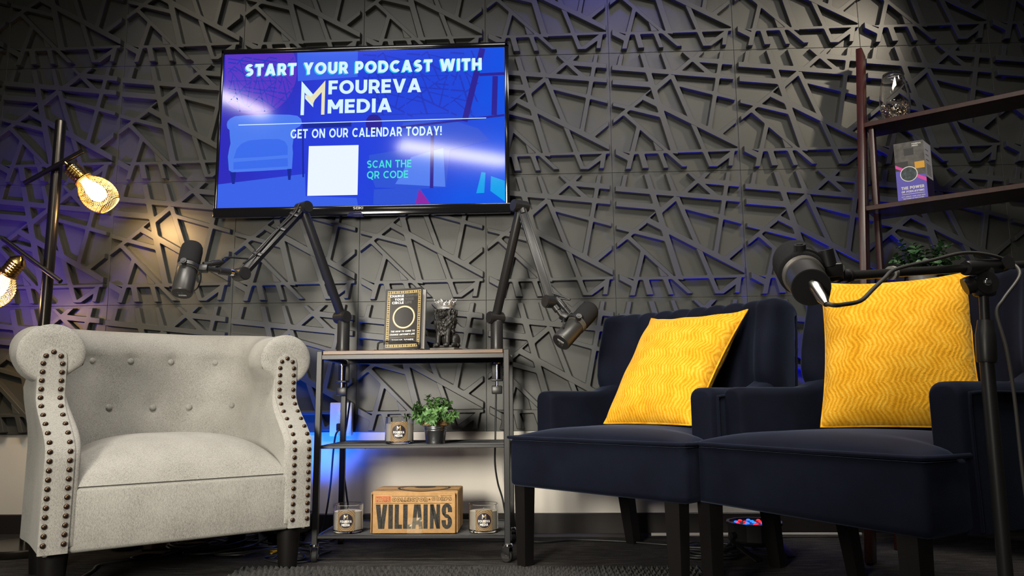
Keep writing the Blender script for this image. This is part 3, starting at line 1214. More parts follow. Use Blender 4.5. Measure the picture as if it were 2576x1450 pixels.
twist([(-0.076, -0.020, 0.004), (-0.074, -0.028, 0.018), (-0.066, -0.036, 0.031), (-0.03, -0.040, 0.034), (0.02, -0.046, 0.034), (0.056, -0.050, 0.032), (0.066, -0.046, 0.022), (0.068, -0.036, 0.004)], n=12).build('front_rail', BLACK, st, 60)
twist([(-0.076, 0.05, 0.003), (-0.076, -0.02, 0.003), (-0.07, -0.042, 0.003), (0.06, -0.046, 0.003), (0.068, -0.03, 0.003), (0.066, 0.05, 0.003)], n=12).build('base_wire', BLACK, st, 60)
twist([(-0.05, 0.036, 0.003), (-0.045, 0.040, 0.06), (-0.02, 0.044, 0.13), (0.0, 0.046, 0.15), (0.02, 0.044, 0.13), (0.045, 0.040, 0.06), (0.05, 0.036, 0.003)], n=12).build('back_rest', BLACK, st, 60)


# ------------------------------------------------------------------ lion statue
def remesh_obj(b, name, m, parent, voxel, M=None, it=2):
    o = b.build(name, m, parent, 0)
    md = o.modifiers.new('r', 'REMESH')
    md.mode = 'VOXEL'
    md.voxel_size = voxel
    sm = o.modifiers.new('s', 'SMOOTH')
    sm.iterations = it
    sm.factor = 0.5
    dg = bpy.context.evaluated_depsgraph_get()
    me = bpy.data.meshes.new_from_object(o.evaluated_get(dg))
    o.modifiers.clear()
    o.data = me
    me.name = name
    if M is not None:
        me.transform(M)
    me.shade_smooth()
    if not me.materials:
        me.materials.append(m)
    return o


lion = thing('lion_statue', 'small black seated lion statue wearing a silver crown, on the cart', 'statue', (-0.113, -0.33, TOPZ), math.radians(-16))
LIONM = mat('matte_black_resin', (0.017, 0.016, 0.015), 0.45, bump=(180, 0.5, 0.002))
b = MB()
b.box((-0.045, -0.036, 0.0), (0.045, 0.040, 0.0125), 0.0015, 1)
b.build('plinth', mat('grey_plinth', (0.10, 0.092, 0.080), 0.5), lion, 30)
b = MB()
b.box((-0.036, -0.034, 0.012), (0.036, 0.036, 0.021), 0.004)
b.ell((0, 0.012, 0.060), (0.028, 0.029, 0.046))
b.ell((0, 0.020, 0.045), (0.032, 0.024, 0.034))
b.ell((0, -0.012, 0.090), (0.031, 0.023, 0.034))
b.ell((0, -0.003, 0.112), (0.037, 0.029, 0.028))
b.ell((0, -0.003, 0.128), (0.035, 0.027, 0.026))
b.ell((0, -0.005, 0.142), (0.029, 0.024, 0.014))
b.ell((0, -0.026, 0.131), (0.0185, 0.016, 0.0190))
b.ell((0, -0.041, 0.1215), (0.0115, 0.0125, 0.0085))
b.ell((0, -0.0515, 0.1262), (0.0050, 0.0038, 0.0030))
b.ell((0, -0.039, 0.1130), (0.0075, 0.0095, 0.0042))
b.ell((0, -0.040, 0.136), (0.0042, 0.0095, 0.0070))
for s in (-1, 1):
    b.ell((s * 0.0075, -0.0415, 0.1190), (0.0055, 0.0070, 0.0050))
    b.ell((s * 0.0100, -0.0385, 0.1400), (0.0075, 0.0045, 0.0028))
    b.tube([(s * 0.015, -0.016, 0.082), (s * 0.0165, -0.027, 0.052), (s * 0.0172, -0.029, 0.024)], [0.0110, 0.0085, 0.0076], 12)
    b.ell((s * 0.0172, -0.036, 0.0225), (0.0098, 0.0125, 0.0070))
    b.ell((s * 0.029, 0.016, 0.040), (0.014, 0.025, 0.024))
    b.ell((s * 0.033, -0.008, 0.0235), (0.0095, 0.019, 0.0075))
    for k in (-1, 0, 1):
        b.ell((s * 0.0172 + k * 0.0058, -0.0445, 0.0200), (0.0030, 0.0048, 0.0040))
random.seed(3)
for i in range(210):
    a = random.uniform(0, 2 * PI)
    q = random.uniform(0, 1)
    z = 0.144 - q * 0.086
    rr = 0.0385 - 0.004 * q - 0.010 * max(0.0, q - 0.55) * 2
    x, y = rr * math.cos(a), -0.004 - 0.005 * q + rr * 0.80 * math.sin(a)
    if z > 0.104 and y < -0.018 and abs(x) < 0.0195 or z > 0.141 and y < 0.0:
        continue
    b.ell((x, y, z), (0.0036, 0.0036, 0.0110), Matrix.Rotation(random.uniform(-0.6, 0.6), 4, 'Y') @ Matrix.Rotation(random.uniform(-0.4, 0.4), 4, 'X'), 8, 6)
b.tube(catmull([(0.03, 0.036, 0.022), (0.04, 0.02, 0.023), (0.041, 0.0, 0.023)], 5), [0.005] * 10 + [0.006], 8)
remesh_obj(b, 'lion_body', LIONM, lion, 0.0015, None, 1)
b = MB()
for s in (-1, 1):
    b.ell((s * 0.0088, -0.0415, 0.1352), (0.0024, 0.002, 0.0022))
b.build('eyes', mat('dark_eye', (0.03, 0.028, 0.026), 0.15), lion, 60)
SILVER = mat('antique_silver', (0.70, 0.69, 0.67), 0.32, 0.75, bump=(150, 0.5, 0.0015))
b = MB()
b.lathe([(0.0262, 0.0), (0.0285, 0.001), (0.0295, 0.006), (0.0315, 0.013), (0.0300, 0.013), (0.0280, 0.006), (0.0262, 0.002)], 40, None, False)
b.tube([(0.0288 * math.cos(2 * PI * k / 32), 0.0288 * math.sin(2 * PI * k / 32), 0.002) for k in range(32)], 0.0018, 6, closed=True)
for k in range(12):
    a = 2 * PI * k / 12 + PI / 2
    big = k % 2 == 0
    h = 0.021 if big else 0.014
    Mp = Matrix.Rotation(a, 4, 'Z') @ Matrix.Translation((0.0308, 0, 0.012)) @ Matrix.Rotation(0.32, 4, 'Y')
    vs = b.ell((0, 0, h * 0.45), (0.0016, 0.0072 if big else 0.0058, h * 0.55), None, 10, 8)
    bmesh.ops.transform(b.b, matrix=Mp, verts=vs)
    for q in ((0.0, h), (-0.005, h * 0.62), (0.005, h * 0.62)):
        b.ell(Mp @ V((0, q[0], q[1])), 0.0026, None, 8, 6)
b.build('crown', SILVER, lion, 50, Matrix.Translation((0, -0.006, 0.1455)) @ Matrix.Rotation(0.06, 4, 'X'))


# ------------------------------------------------------------------ microphones
def microphone(p, axis, label, twist_x, yoke_side=1, lettered=True, scale=1.0, short=0.0, foam_r=0.0335, body_r=0.0312):
    """broadcast microphone: p is the centre of the rear end, axis points from the rear to the foam end"""
    t = thing('microphone', label, 'microphone', p, 0.0, 'broadcast microphones')
    M = frame_z((0, 0, 0), axis, twist_x) @ Matrix.Scale(scale, 4)
    b = MB()
    b.lathe([(0.0, 0.0), (0.029, 0.0), (body_r - 0.0007, 0.0015), (body_r, 0.004), (body_r, 0.098 - short), (0.0300, 0.100 - short), (0.0300, 0.106 - short)], 36, None, False)
    body = b.build('body', MICBODY, t, 35, M)
    b = MB()
    b.lathe([(0.0, 0.0004), (0.0275, 0.0004), (0.0275, -0.0006), (0.0, -0.0006)], 32, None, False)
    rc = b.build('rear_plate', BLACKSAT, t, 35, M)
    f = lambda u, v: M @ V((u, v, -0.0009))
    if lettered:
      flat(text_polys('SHURE', -0.012, 0.006, 0.012, 0.0048, 0.26, 0.10, 0.15) + rect(-0.012, 0.0035, 0.012, 0.0042), f, rc, 'lettering', PRINTWHITE)
      flat(text_polys('SM7B', -0.009, -0.002, 0.006, 0.0032, 0.16, 0.12) + rect(-0.010, -0.009, -0.003, -0.0082) + rect(-0.010, -0.012, -0.0092, -0.005) + rect(0.002, -0.009, 0.008, -0.0082) + rect(0.0015, -0.012, 0.0023, -0.0045), f, rc, 'lettering', PRINTGREY)
    b = MB()
    b.lathe([(0.0300, 0.1055 - short), (foam_r - 0.001, 0.108 - short), (foam_r, 0.114 - short), (foam_r, 0.160), (foam_r * 0.95, 0.175), (foam_r * 0.78, 0.185), (foam_r * 0.48, 0.190), (0.0, 0.1915)], 36, None, True)
    b.build('foam_windscreen', FOAM, t, 60, M)
    b = MB()
    for z in (0.088, 0.0925, 0.097, 0.1015):
        z -= short
        b.lathe([(0.0309, z - 0.0016), (0.0322, z - 0.0009), (0.0322, z + 0.0009), (0.0309, z + 0.0016)], 36, None, True)
    b.build('grille_ring', mat('grey_grille', (0.20, 0.19, 0.175), 0.4, 0.5), t, 35, M)
    # yoke: a half hoop round the body, its screws and the threaded block at the back
    b = MB()
    R_ = 0.0375
    s = yoke_side
    hoop = []
    for i in range(25):
        a = math.radians(-95 + 190 * i / 24)
        hoop.append((s * R_ * math.cos(a), R_ * math.sin(a), 0.094))
    up = [(x, y, z + 0.006) for x, y, z in hoop]
    dn = [(x, y, z - 0.006) for x, y, z in hoop]
    up2 = [(x * 1.07, y * 1.07, z) for x, y, z in up]
    dn2 = [(x * 1.07, y * 1.07, z) for x, y, z in dn]
    b.grid([up, up2, dn2, dn], close_v=True)
    for q in (-1, 1):
        b.cyl((0, q * 0.031, 0.094), (0, q * 0.046, 0.094), 0.0095, 18)
        b.cyl((0, q * 0.046, 0.094), (0, q * 0.0475, 0.094), 0.005, 12)
    b.box((min(s * 0.036, s * 0.062), -0.011, 0.083), (max(s * 0.036, s * 0.062), 0.011, 0.105), 0.003)
    b.build('yoke', BLACKSAT, t, 35, M)
    b = MB()
    b.tube(catmull([(s * 0.012, 0.026, 0.030), (s * 0.020, 0.036, 0.034), (s * 0.030, 0.038, 0.050), (s * 0.038, 0.024, 0.070), (s * 0.040, 0.010, 0.082)], 6), 0.0023, 8)
    b.build('loop_cable', CABLE, t, 60, M)
    return t, M


def at_mic(t, M, q):
    return V(t.location) + (M @ V(q))


# ------------------------------------------------------------------ desk boom arms
def boom_arm(base, j0, elbow, end, label, upper_open):
    t = thing('microphone_boom_arm', label, 'microphone arm', base, 0.0, 'boom arms clamped to the cart')
    O = V(base)
    L = lambda p: V(p) - O
    b = MB()
    zj = j0[2] - base[2]
    b.lathe([(0.0275, 0.0), (0.0275, 0.004), (0.0235, 0.016), (0.0225, 0.030), (0.0225, zj - 0.016), (0.020, zj - 0.010)], 28)
    b.build('base_column', BLACKSAT, t, 35)
    ax = (V(elbow) - V(j0)).cross(V((0, 0, 1))).normalized()
    if ax.y > 0:
        ax = -ax
    d1 = (V(elbow) - V(j0)).normalized()
    b = MB()
    c = L(j0)
    b.cyl(c - ax * 0.026, c + ax * 0.026, 0.0225, 28)
    b.cyl(c + ax * 0.026, c + ax * 0.031, 0.020, 28)
    b.cyl(c - ax * 0.031, c - ax * 0.026, 0.018, 28)
    b.build('lower_joint', BLACKSAT, t, 35)
    b = MB()
    b.tube([c + d1 * 0.016, c + d1 * 0.022, L(elbow) - d1 * 0.03, L(elbow) - d1 * 0.012], [0.0145, 0.0165, 0.0165, 0.0150], 24)
    b.build('lower_tube', BLACKSAT, t, 35)
    e = L(elbow)
    d2 = (V(end) - V(elbow)).normalized()
    b = MB()
    b.cyl(e - ax * 0.022, e + ax * 0.030, 0.0215, 28)
    b.cyl(e + ax * 0.030, e + ax * 0.034, 0.0195, 28)
    b.cyl(e - ax * 0.026, e - ax * 0.022, 0.0195, 28)
    b.tube([e, e + d2 * 0.035], [0.017, 0.0135], 16)
    b.build('elbow_joint', BLACKSAT, t, 35)
    n = L(end)
    side = d2.cross(V((0, -1, 0.2))).normalized()
    front = side.cross(d2).normalized()
    b = MB()
    b.bar(e + d2 * 0.02 - front * -0.004, n - d2 * 0.015 - front * -0.004, 0.026, 0.010, 0.002, up=front)
    for s in (-1, 1):
        b.bar(e + d2 * 0.02 + side * (s * 0.0125), n - d2 * 0.015 + side * (s * 0.0125), 0.006, 0.022, 0.002, up=front)
    b.build('upper_channel', BLACKSAT, t, 35)
    b = MB()
    LL = (n - e).length
    for q in (0.14, 0.36, 0.74):
        p = e + d2 * (LL * q) + front * (-0.013 if upper_open else 0.013)
        b.bar(p - d2 * 0.007, p + d2 * 0.007, 0.034, 0.0035, 0.001, up=front)
    b.build('cable_clip', BLACKSAT, t, 35)
    b = MB()
    fo = front * (-0.008 if upper_open else 0.015)
    b.tube(catmull([e + d2 * 0.01 + fo * 1.8 + side * 0.004, e + d2 * (LL * 0.15) + fo, e + d2 * (LL * 0.4) + fo + side * 0.003, e + d2 * (LL * 0.74) + fo, n - d2 * 0.02 + fo * 2.2], 8), 0.0032, 8)
    b.build('arm_cable', CABLE, t, 60)
    b = MB()
    ax2 = d2.cross(V((0, 0, 1))).normalized()
    b.cyl(n - ax2 * 0.024, n + ax2 * 0.024, 0.0215, 28)
    b.cyl(n + ax2 * 0.024, n + ax2 * 0.028, 0.0190, 28)
    b.cyl(n - ax2 * 0.028, n - ax2 * 0.024, 0.0190, 28)
    b.build('end_joint', BLACKSAT, t, 35)
    # clamp below the board
    b = MB()
    zb = 0.62 - base[2]
    b.box((-0.020, 0.016, -0.090), (0.020, 0.023, 0.003), 0.002)
    b.box((-0.020, -0.024, -0.096), (0.020, 0.023, -0.089), 0.002)
    b.build('clamp', BLACKSAT, t, 35)
    b = MB()
    b.cyl((0.0, -0.008, -0.125), (0.0, -0.008, -0.032), 0.0045, 12)
    b.lathe([(0.0, 0.0), (0.014, 0.0), (0.014, 0.004), (0.0, 0.005)], 20, Matrix.Translation((0, -0.008, -0.034)))
    sc = b.build('clamp_screw', CHROME, t, 35)
    b = MB()
    b.box((-0.019, -0.013, -0.142), (0.019, -0.003, -0.112), 0.004)
    b.build('thumb_grip', BLACKSAT, sc, 35)
    return t, ax2, d2


lb, lax, ld = boom_arm((-0.511, -0.165, TOPZ), (-0.5185, -0.165, 0.8055), (-0.629, -0.312, 1.181), (-0.766, -0.495, 0.914),
                       'black boom arm at the left end of the cart, bent over the grey armchair', False)
rb, rax, rd = boom_arm((0.0505, -0.165, TOPZ), (0.0470, -0.165, 0.7955), (0.146, -0.297, 1.176), (0.247, -0.431, 0.817),
                       'black boom arm at the right end of the cart, folded down towards the navy chairs', True)

lm, lM = microphone((-0.8895, -0.640, 0.8300), (-0.045, 0.40, 0.915), 'grey microphone with upright foam end, above the grey armchair', (0.98, 0.15, 0.05), 1)
rm, rM = microphone((0.2725, -0.500, 0.6778), (0.575, 0.50, 0.645), 'grey microphone hanging head up between cart and navy chair', (-0.75, 0.25, 0.6), 1)


def link_rod(t, a, c, label_metal=True, r=0.0095):
    """the threaded coupling between an arm's end joint and the microphone block, a part of the arm"""
    O = V(t.location)
    a, c = V(a) - O, V(c) - O
    d = (c - a)
    b = MB()
    b.tube([a, a + d * 0.35, a + d * 0.36, a + d * 0.66, a + d * 0.67, c], [r, r, r * 1.3, r * 1.3, r * 0.9, r * 0.9], 16)
    k = b.build('coupling', BLACKSAT, t, 35)
    b = MB()
    b.tube([a + d * 0.25, a + d * 0.34], [r * 1.12, r * 1.12], 16)
    b.build('coupling_ring', CHROME, k, 35)


link_rod(lb, (-0.766, -0.495, 0.914), at_mic(lm, lM, (0.060, 0, 0.094)))
link_rod(rb, (0.247, -0.431, 0.817), at_mic(rm, rM, (0.060, 0, 0.094)))


def plug_cable(t, a, c, drop):
    """cable connector and lead running from the arm into the microphone, a part of the arm"""
    O = V(t.location)
    a, c = V(a) - O, V(c) - O
    d = (c - a).normalized()
    b = MB()
    b.tube([c, c - d * 0.022, c - d * 0.023, c - d * 0.052, c - d * 0.066], [0.0085, 0.0085, 0.0098, 0.0098, 0.0045], 16)
    b.build('cable_connector', BLACKSAT, t, 35)
    b = MB()
    b.tube(catmull([c - d * 0.064, (a + c) / 2 + V(drop), a], 10), 0.0032, 8)
    b.build('connector_lead', CABLE, t, 60)


plug_cable(lb, V((-0.766, -0.495, 0.914)) - ld * 0.035 + V((0, 0, 0.028)), at_mic(lm, lM, (0.044, 0.004, 0.112)), (0.0, -0.01, 0.012))
plug_cable(rb, V((0.247, -0.431, 0.817)) - rd * 0.03 + V((0.012, -0.02, 0.0)), at_mic(rm, rM, (0.043, 0.008, 0.112)), (0.03, -0.01, 0.01))

# ------------------------------------------------------------------ candles
def mat_label():
    n = N('patterned_candle_label')
    n.p.inputs['Roughness'].default_value = 0.55
    uv = n.new('ShaderNodeUVMap')
    o = n.xyz(uv.outputs['UV'])
    u, v = o[0], o[1]
    du, dv = n.math('SUBTRACT', u, 0.5), n.math('SUBTRACT', v, 0.5)
    r = n.math('SQRT', n.math('ADD', n.math('MULTIPLY', du, du), n.math('MULTIPLY', dv, dv)))
    cu_ = n.math('SUBTRACT', n.math('FRACT', n.math('MULTIPLY', u, 6.0)), 0.5)
    cv_ = n.math('SUBTRACT', n.math('FRACT', n.math('MULTIPLY', v, 6.5)), 0.5)
    q = n.math('SQRT', n.math('ADD', n.math('MULTIPLY', cu_, cu_), n.math('MULTIPLY', cv_, cv_)))
    rings = n.math('SINE', n.math('MULTIPLY', q, 26.0))
    rad = n.math('SINE', n.math('MULTIPLY', r, 70.0))
    s = n.math('ADD', n.math('MULTIPLY', rings, 0.3), n.math('MULTIPLY', rad, 0.2))
    n.l(n.ramp(n.math('ADD', s, 0.5), [(0.35, (0.050, 0.030, 0.014)), (0.6, (0.34, 0.22, 0.10)), (0.8, (0.42, 0.29, 0.15))]), n.p.inputs['Base Color'])
    return n.m


LABEL = mat_label()
LABELDARK = mat('aubergine_ink', (0.016, 0.008, 0.014), 0.5)


def candle(loc, rz, label):
    t = thing('jar_candle', label, 'candle', loc, rz, 'jar candles on the cart')
    R0, H = 0.0475, 0.0885
    b = MB()
    b.lathe([(0.0, 0.0), (R0 - 0.006, 0.0), (R0 - 0.002, 0.002), (R0, 0.007), (R0, H - 0.001), (R0 - 0.0012, H), (R0 - 0.0025, H - 0.001), (R0 - 0.0026, 0.010), (R0 - 0.006, 0.0065), (0.0, 0.0065)], 48, None, False)
    b.build('glass_jar', GLASS, t, 40)
    b = MB()
    R1 = R0 - 0.0029
    b.lathe([(0.0, 0.0070), (R1 - 0.004, 0.0070), (R1, 0.011), (R1, 0.066), (R1 - 0.003, 0.0672), (0.0, 0.0665)], 48, None, False)
    wx = b.build('wax', WAX, t, 40)
    b = MB()
    b.cyl((0, 0, 0.066), (0.001, 0, 0.076), 0.0011, 6)
    b.build('wick', mat('wick_cotton', (0.3, 0.28, 0.24), 0.9), wx, 60)
    RL = R0 + 0.0003
    f = lambda u, v, d=0.0: V(((RL + d) * math.sin(u / RL), -(RL + d) * math.cos(u / RL), v))
    hw = 0.0285
    me = bpy.data.meshes.new('label')
    n = 20
    vs = [tuple(f(-hw + 2 * hw * i / n, z)) for i in range(n + 1) for z in (0.009, 0.073)]
    me.from_pydata(vs, [], [(2 * i, 2 * i + 2, 2 * i + 3, 2 * i + 1) for i in range(n)])
    ul = me.uv_layers.new(name='UVMap')
    for lp in me.loops:
        i = lp.vertex_index
        ul.data[lp.index].uv = ((i // 2) / n, i % 2)
    me.materials.append(LABEL)
    lab = link(bpy.data.objects.new('label', me), t)
    zc = 0.041
    flat([p for k in range(12) for p in [[(x0, zc + (1 if s > 0 else -1) * 0) for x0 in ()]] if p] + [[(0.0222 * math.cos(2 * PI * i / 24), zc + 0.0235 * math.sin(2 * PI * i / 24)), (0.0222 * math.cos(2 * PI * (i + 1) / 24), zc + 0.0235 * math.sin(2 * PI * (i + 1) / 24)), (0.011 * math.cos(2 * PI * (i + 1) / 24), zc + 0.012 * math.sin(2 * PI * (i + 1) / 24)), (0.011 * math.cos(2 * PI * i / 24), zc + 0.012 * math.sin(2 * PI * i / 24))] for i in range(24)]
         + [[(0.011 * math.cos(2 * PI * i / 24), zc + 0.012 * math.sin(2 * PI * i / 24)) for i in range(24)]], lambda u, v: f(u, v, 0.0005), lab, 'label_disc', LABELDARK)
    flat(text_polys('FOUREVA', -0.0185, zc - 0.0060, 0.0185, 0.0078, 0.22, 0.10) + text_polys('MEDIA', -0.0130, zc - 0.0165, 0.0130, 0.0078, 0.22, 0.11), lambda u, v: f(u, v, 0.0008), lab, 'lettering', PRINTWHITE)
    a, c = m_logo(-0.0060, zc + 0.0045, 0.012, 0.0155)
    flat(a, lambda u, v: f(u, v, 0.0008), lab, 'emblem', PRINTWHITE)
    flat(c, lambda u, v: f(u, v, 0.0009), lab, 'emblem', GOLD)
    return t


SH1, SH0 = 0.0720 + 0.0084, 0.3495 + 0.0084
cd = candle((-0.2695, -0.330, SH1 + 0.2775), 0.15, 'glass jar candle on the middle shelf, beside the potted plant')
dup(cd, (-0.4250, -0.375, SH1), 0.10, 'glass jar candle lit blue, left of the cardboard box on the bottom shelf')
dup(cd, (0.0165, -0.375, SH1), 0.12, 'glass jar candle at the right of the cardboard box on the bottom shelf')


# ------------------------------------------------------------------ leafy plants
def leaf_polys(b, base, d, up, L, w, cup=0.15, round_=False):
    d = V(d).normalized()
    x = d.cross(V(up))
    if x.length < 1e-3:
        x = V((1, 0, 0))
    x.normalize()
    nn = x.cross(d)
    rows = []
    ts = (0.0, 0.25, 0.55, 0.82, 1.0)
    ws = (0.25, 0.95, 1.0, 0.6, 0.02) if round_ else (0.08, 0.72, 1.0, 0.62, 0.02)
    for t, q in zip(ts, ws):
        c = V(base) + d * (L * t) - nn * (cup * L * (t - 0.4) ** 2)
        rows.append([c - x * (w / 2 * q) + nn * (0.12 * w * q), c, c + x * (w / 2 * q) + nn * (0.12 * w * q)])
    b.grid(rows)


pl = thing('potted_plant', 'small leafy green artificial plant in a metal bucket wrapped in rope, middle shelf', 'plant', (-0.1475, -0.330, SH0))
b = MB()
b.lathe([(0.0, 0.0025), (0.0295, 0.0025), (0.0300, 0.0), (0.0312, 0.0), (0.0318, 0.004), (0.0362, 0.040), (0.0376, 0.042), (0.0376, 0.0445), (0.0366, 0.046), (0.0380, 0.048), (0.0380, 0.0505), (0.0372, 0.052), (0.0387, 0.054), (0.0387, 0.0565), (0.0378, 0.058), (0.0450, 0.0740), (0.0462, 0.0745), (0.0462, 0.0765), (0.0446, 0.0770), (0.0375, 0.062), (0.0300, 0.006), (0.0, 0.006)], 40, None, False)
bu = b.build('metal_bucket', STEEL, pl, 35)
b = MB()
for k in range(3):
    z = 0.0630 + k * 0.0056
    R_ = 0.0432 + k * 0.0022
    for ph in (0, PI):
        b.tube([((R_ + 0.0012 * math.cos(14 * a + ph)) * math.cos(a), (R_ + 0.0012 * math.cos(14 * a + ph)) * math.sin(a), z + 0.0015 * math.sin(14 * a + ph)) for a in [2 * PI * i / 84 for i in range(84)]], 0.0024, 6, closed=True)
b.build('twine_wrap', TWINE, pl, 60)
random.seed(11)
b, bs = MB(), MB()
for i in range(80):
    a = random.uniform(0, 2 * PI)
    tilt = random.uniform(0.0, 1.0) ** 0.7
    d = V((math.cos(a) * tilt * 0.95, math.sin(a) * tilt * 0.95, 1.15 - 0.75 * tilt)).normalized()
    p0 = V((0.022 * math.cos(a) * tilt, 0.022 * math.sin(a) * tilt, 0.066))
    L = random.uniform(0.055, 0.100) * (1.0 - 0.12 * tilt)
    pts = [p0 + d * (L * k / 5) + V((0, 0, -0.016 * tilt * (k / 5) ** 2)) for k in range(6)]
    bs.tube(pts, 0.0009, 5)
    for k in range(2, 6):
        t = (pts[k] - pts[k - 1]).normalized()
        for j in range(4 if k < 5 else 5):
            an = j * 2 * PI / 4 + k * 0.8 + random.uniform(-0.3, 0.3)
            s = t.cross(V((0.3, 0.2, 1))).normalized()
            s2 = t.cross(s)
            q = (s * math.cos(an) + s2 * math.sin(an) + t * random.uniform(0.35, 0.8)).normalized()
            leaf_polys(b, pts[k], q, t, random.uniform(0.012, 0.019), random.uniform(0.0065, 0.0095), 0.2)
b.build('foliage', mat_leaf('boxwood_leaf', (0.030, 0.105, 0.022), (0.13, 0.26, 0.075)), pl, 60, fix=False)
bs.build('stems', mat('green_stem', (0.06, 0.12, 0.03), 0.6), pl, 60)

# ------------------------------------------------------------------ cardboard box
bx = thing('cardboard_box', 'brown cardboard carton printed VILLAINS in black, on the bottom shelf of the cart', 'box', (-0.2030, -0.335, SH1 + 0.0003), math.radians(0.5))
b = MB()
b.box((-0.134, -0.078, 0.0), (0.134, 0.092, 0.124), 0.002, 2)
b.build('carton_body', KRAFT, bx, 30)
b = MB()
b.box((-0.132, -0.0845, 0.0015), (0.132, -0.0800, 0.1285), 0.0018, 2)
fp = b.build('front_panel', KRAFT, bx, 30)
b = MB()
n = 10
top = []
for i in range(n + 1):
    y = -0.0850 + 0.180 * i / n
    z = 0.1290 + 0.0035 * math.sin(PI * i / n) - (0.004 if i == 0 else 0)
    top.append([(-0.138, y, z - 0.002), (-0.134, y, z), (0.134, y, z), (0.138, y, z - 0.002)])
b.grid(top)
b.grid([[(p[0], p[1], p[2] - 0.003) for p in r] for r in top])
b.box((-0.1395, -0.080, 0.002), (-0.1365, 0.092, 0.128), 0.001, 1)
b.box((0.1365, -0.080, 0.002), (0.1395, 0.092, 0.128), 0.001, 1)
lid = b.build('lid', KRAFT, bx, 35, fix=False)
BX = lambda x: (x - 985) / 1510.0 * 0.272
BZ = lambda y: (1332 - y) / 775.0 * 0.130
fb = lambda u, v: (u, -0.0849, v)
INK = mat('black_box_ink', (0.020, 0.018, 0.014), 0.7, var=(220, 0.9))
REDINK = mat('orange_red_ink', (0.50, 0.070, 0.025), 0.7)


def villains():
    U = {
        'V': [[(0, 1), (0.40, 1), (0.53, 0.32), (0.53, 0), (0.24, 0)], [(1, 1), (0.62, 1), (0.47, 0.32), (0.47, 0), (0.76, 0)]],
        'I': [[(0, 0), (1, 0), (1, 1), (0, 1)]],
        'L': [[(0, 0), (0.56, 0), (0.56, 1), (0, 1)], [(0.5, 0), (1, 0), (1, 0.17), (0.5, 0.17)]],
        'A': [[(0, 0), (0.34, 0), (0.52, 0.84), (0.52, 1), (0.20, 1)], [(1, 0), (0.66, 0), (0.48, 0.84), (0.48, 1), (0.80, 1)], [(0.25, 0.17), (0.75, 0.17), (0.70, 0.33), (0.30, 0.33)]],
        'N': [[(0, 0), (0.36, 0), (0.36, 1), (0, 1)], [(0.64, 0), (1, 0), (1, 1), (0.64, 1)], [(0.0, 1), (0.36, 1), (1.0, 0), (0.64, 0)]],
    }
    out = []
    for c, x0, x1 in (('V', 305, 510), ('I', 532, 612), ('L', 644, 776), ('L', 795, 935), ('A', 950, 1142), ('I', 1156, 1230), ('N', 1272, 1450)):
        for p in U[c]:
            out.append([(BX(x0 + (x1 - x0) * a), BZ(1238 - 448 * q)) for a, q in p])
    m = 0.19
    xs = lambda a: BX(1478 + 186 * a / 0.9)
    S = _arc(0.45, 0.74, 0.45 - m, 0.27 - 0.07, 10, 250, 0.0, 1)
    pts = []
    for a0, a1, cy in ((0, 235, 0.735), (-180, 55, 0.265)):
        for i in range(16):
            q = []
            for a in (a0 + (a1 - a0) * i / 16, a0 + (a1 - a0) * (i + 1) / 16):
                c, s = math.cos(math.radians(a)), math.sin(math.radians(a))
                q.append(((0.45 + 0.45 * c, cy + 0.280 * s), (0.45 + 0.085 * c, cy + 0.125 * s)))
            pts.append([q[0][0], q[1][0], q[1][1], q[0][1]])
    pts.append([(0.02, 0.63), (0.30, 0.44), (0.88, 0.37), (0.60, 0.56)])
    pts.append([(0.535, 0.735), (0.90, 0.735), (0.90, 0.66), (0.535, 0.66)])
    pts.append([(0.0, 0.265), (0.365, 0.265), (0.365, 0.34), (0.0, 0.34)])
    for p in pts:
        out.append([(xs(a), BZ(1238 - 458 * q)) for a, q in p])
    return out


flat(villains(), fb, fp, 'lettering', INK)
flat(rect(BX(298), BZ(745), BX(565), BZ(640)), fb, fp, 'lettering_block', REDINK)
flat(text_polys('MARVEL', BX(308), BZ(738), BX(556), BZ(650) - BZ(738), 0.20, 0.04), lambda u, v: (u, -0.0851, v), fp, 'lettering', KRAFT)
ii = text_polys('COLLECTOR', BX(599), BZ(733), BX(1217), BZ(669) - BZ(733), 0.27, 0.22) + text_polys('CORPS', BX(1305), BZ(718), BX(1650), BZ(661) - BZ(718), 0.27, 0.22)
oo = grown(ii, 0.0011)
flat(oo, fb, fp, 'lettering', INK)
flat(ii, lambda u, v: (u, -0.0851, v), fp, 'lettering_inner', KRAFT)
flat(text_polys('*', BX(1238), BZ(722), BX(1282), BZ(672) - BZ(722), 0.2) + rect(BX(590), BZ(640), BX(1415), BZ(633)) + rect(BX(1455), BZ(636), BX(1655), BZ(629)) + rect(BX(298), BZ(773), BX(1655), BZ(766)), fb, fp, 'printed_rules', INK)
ft = lambda u, v: (u, v, 0.1296 + 0.0035 * math.sin(PI * (v + 0.085) / 0.18))
TOPINK = mat('faded_box_ink', (0.060, 0.045, 0.034), 0.7)
el = []
for r0, r1 in ((1.0, 0.90), (0.84, 0.82)):
    for i in range(40):
        a, c = 2 * PI * i / 40, 2 * PI * (i + 1) / 40
        el.append([(0.02 + 0.088 * r0 * math.cos(a), 0.004 + 0.078 * r0 * math.sin(a)), (0.02 + 0.088 * r0 * math.cos(c), 0.004 + 0.078 * r0 * math.sin(c)), (0.02 + 0.088 * r1 * math.cos(c), 0.004 + 0.078 * r1 * math.sin(c)), (0.02 + 0.088 * r1 * math.cos(a), 0.004 + 0.078 * r1 * math.sin(a))])
for k in range(4):
    el += rect(-0.118 + k * 0.006, -0.06, -0.1165 + k * 0.006, 0.075)
el += disc(0.02, 0.03, 0.036, 20)
flat(el, ft, lid, 'printed_ring', TOPINK)
b = MB()
rows = []
random.seed(4)
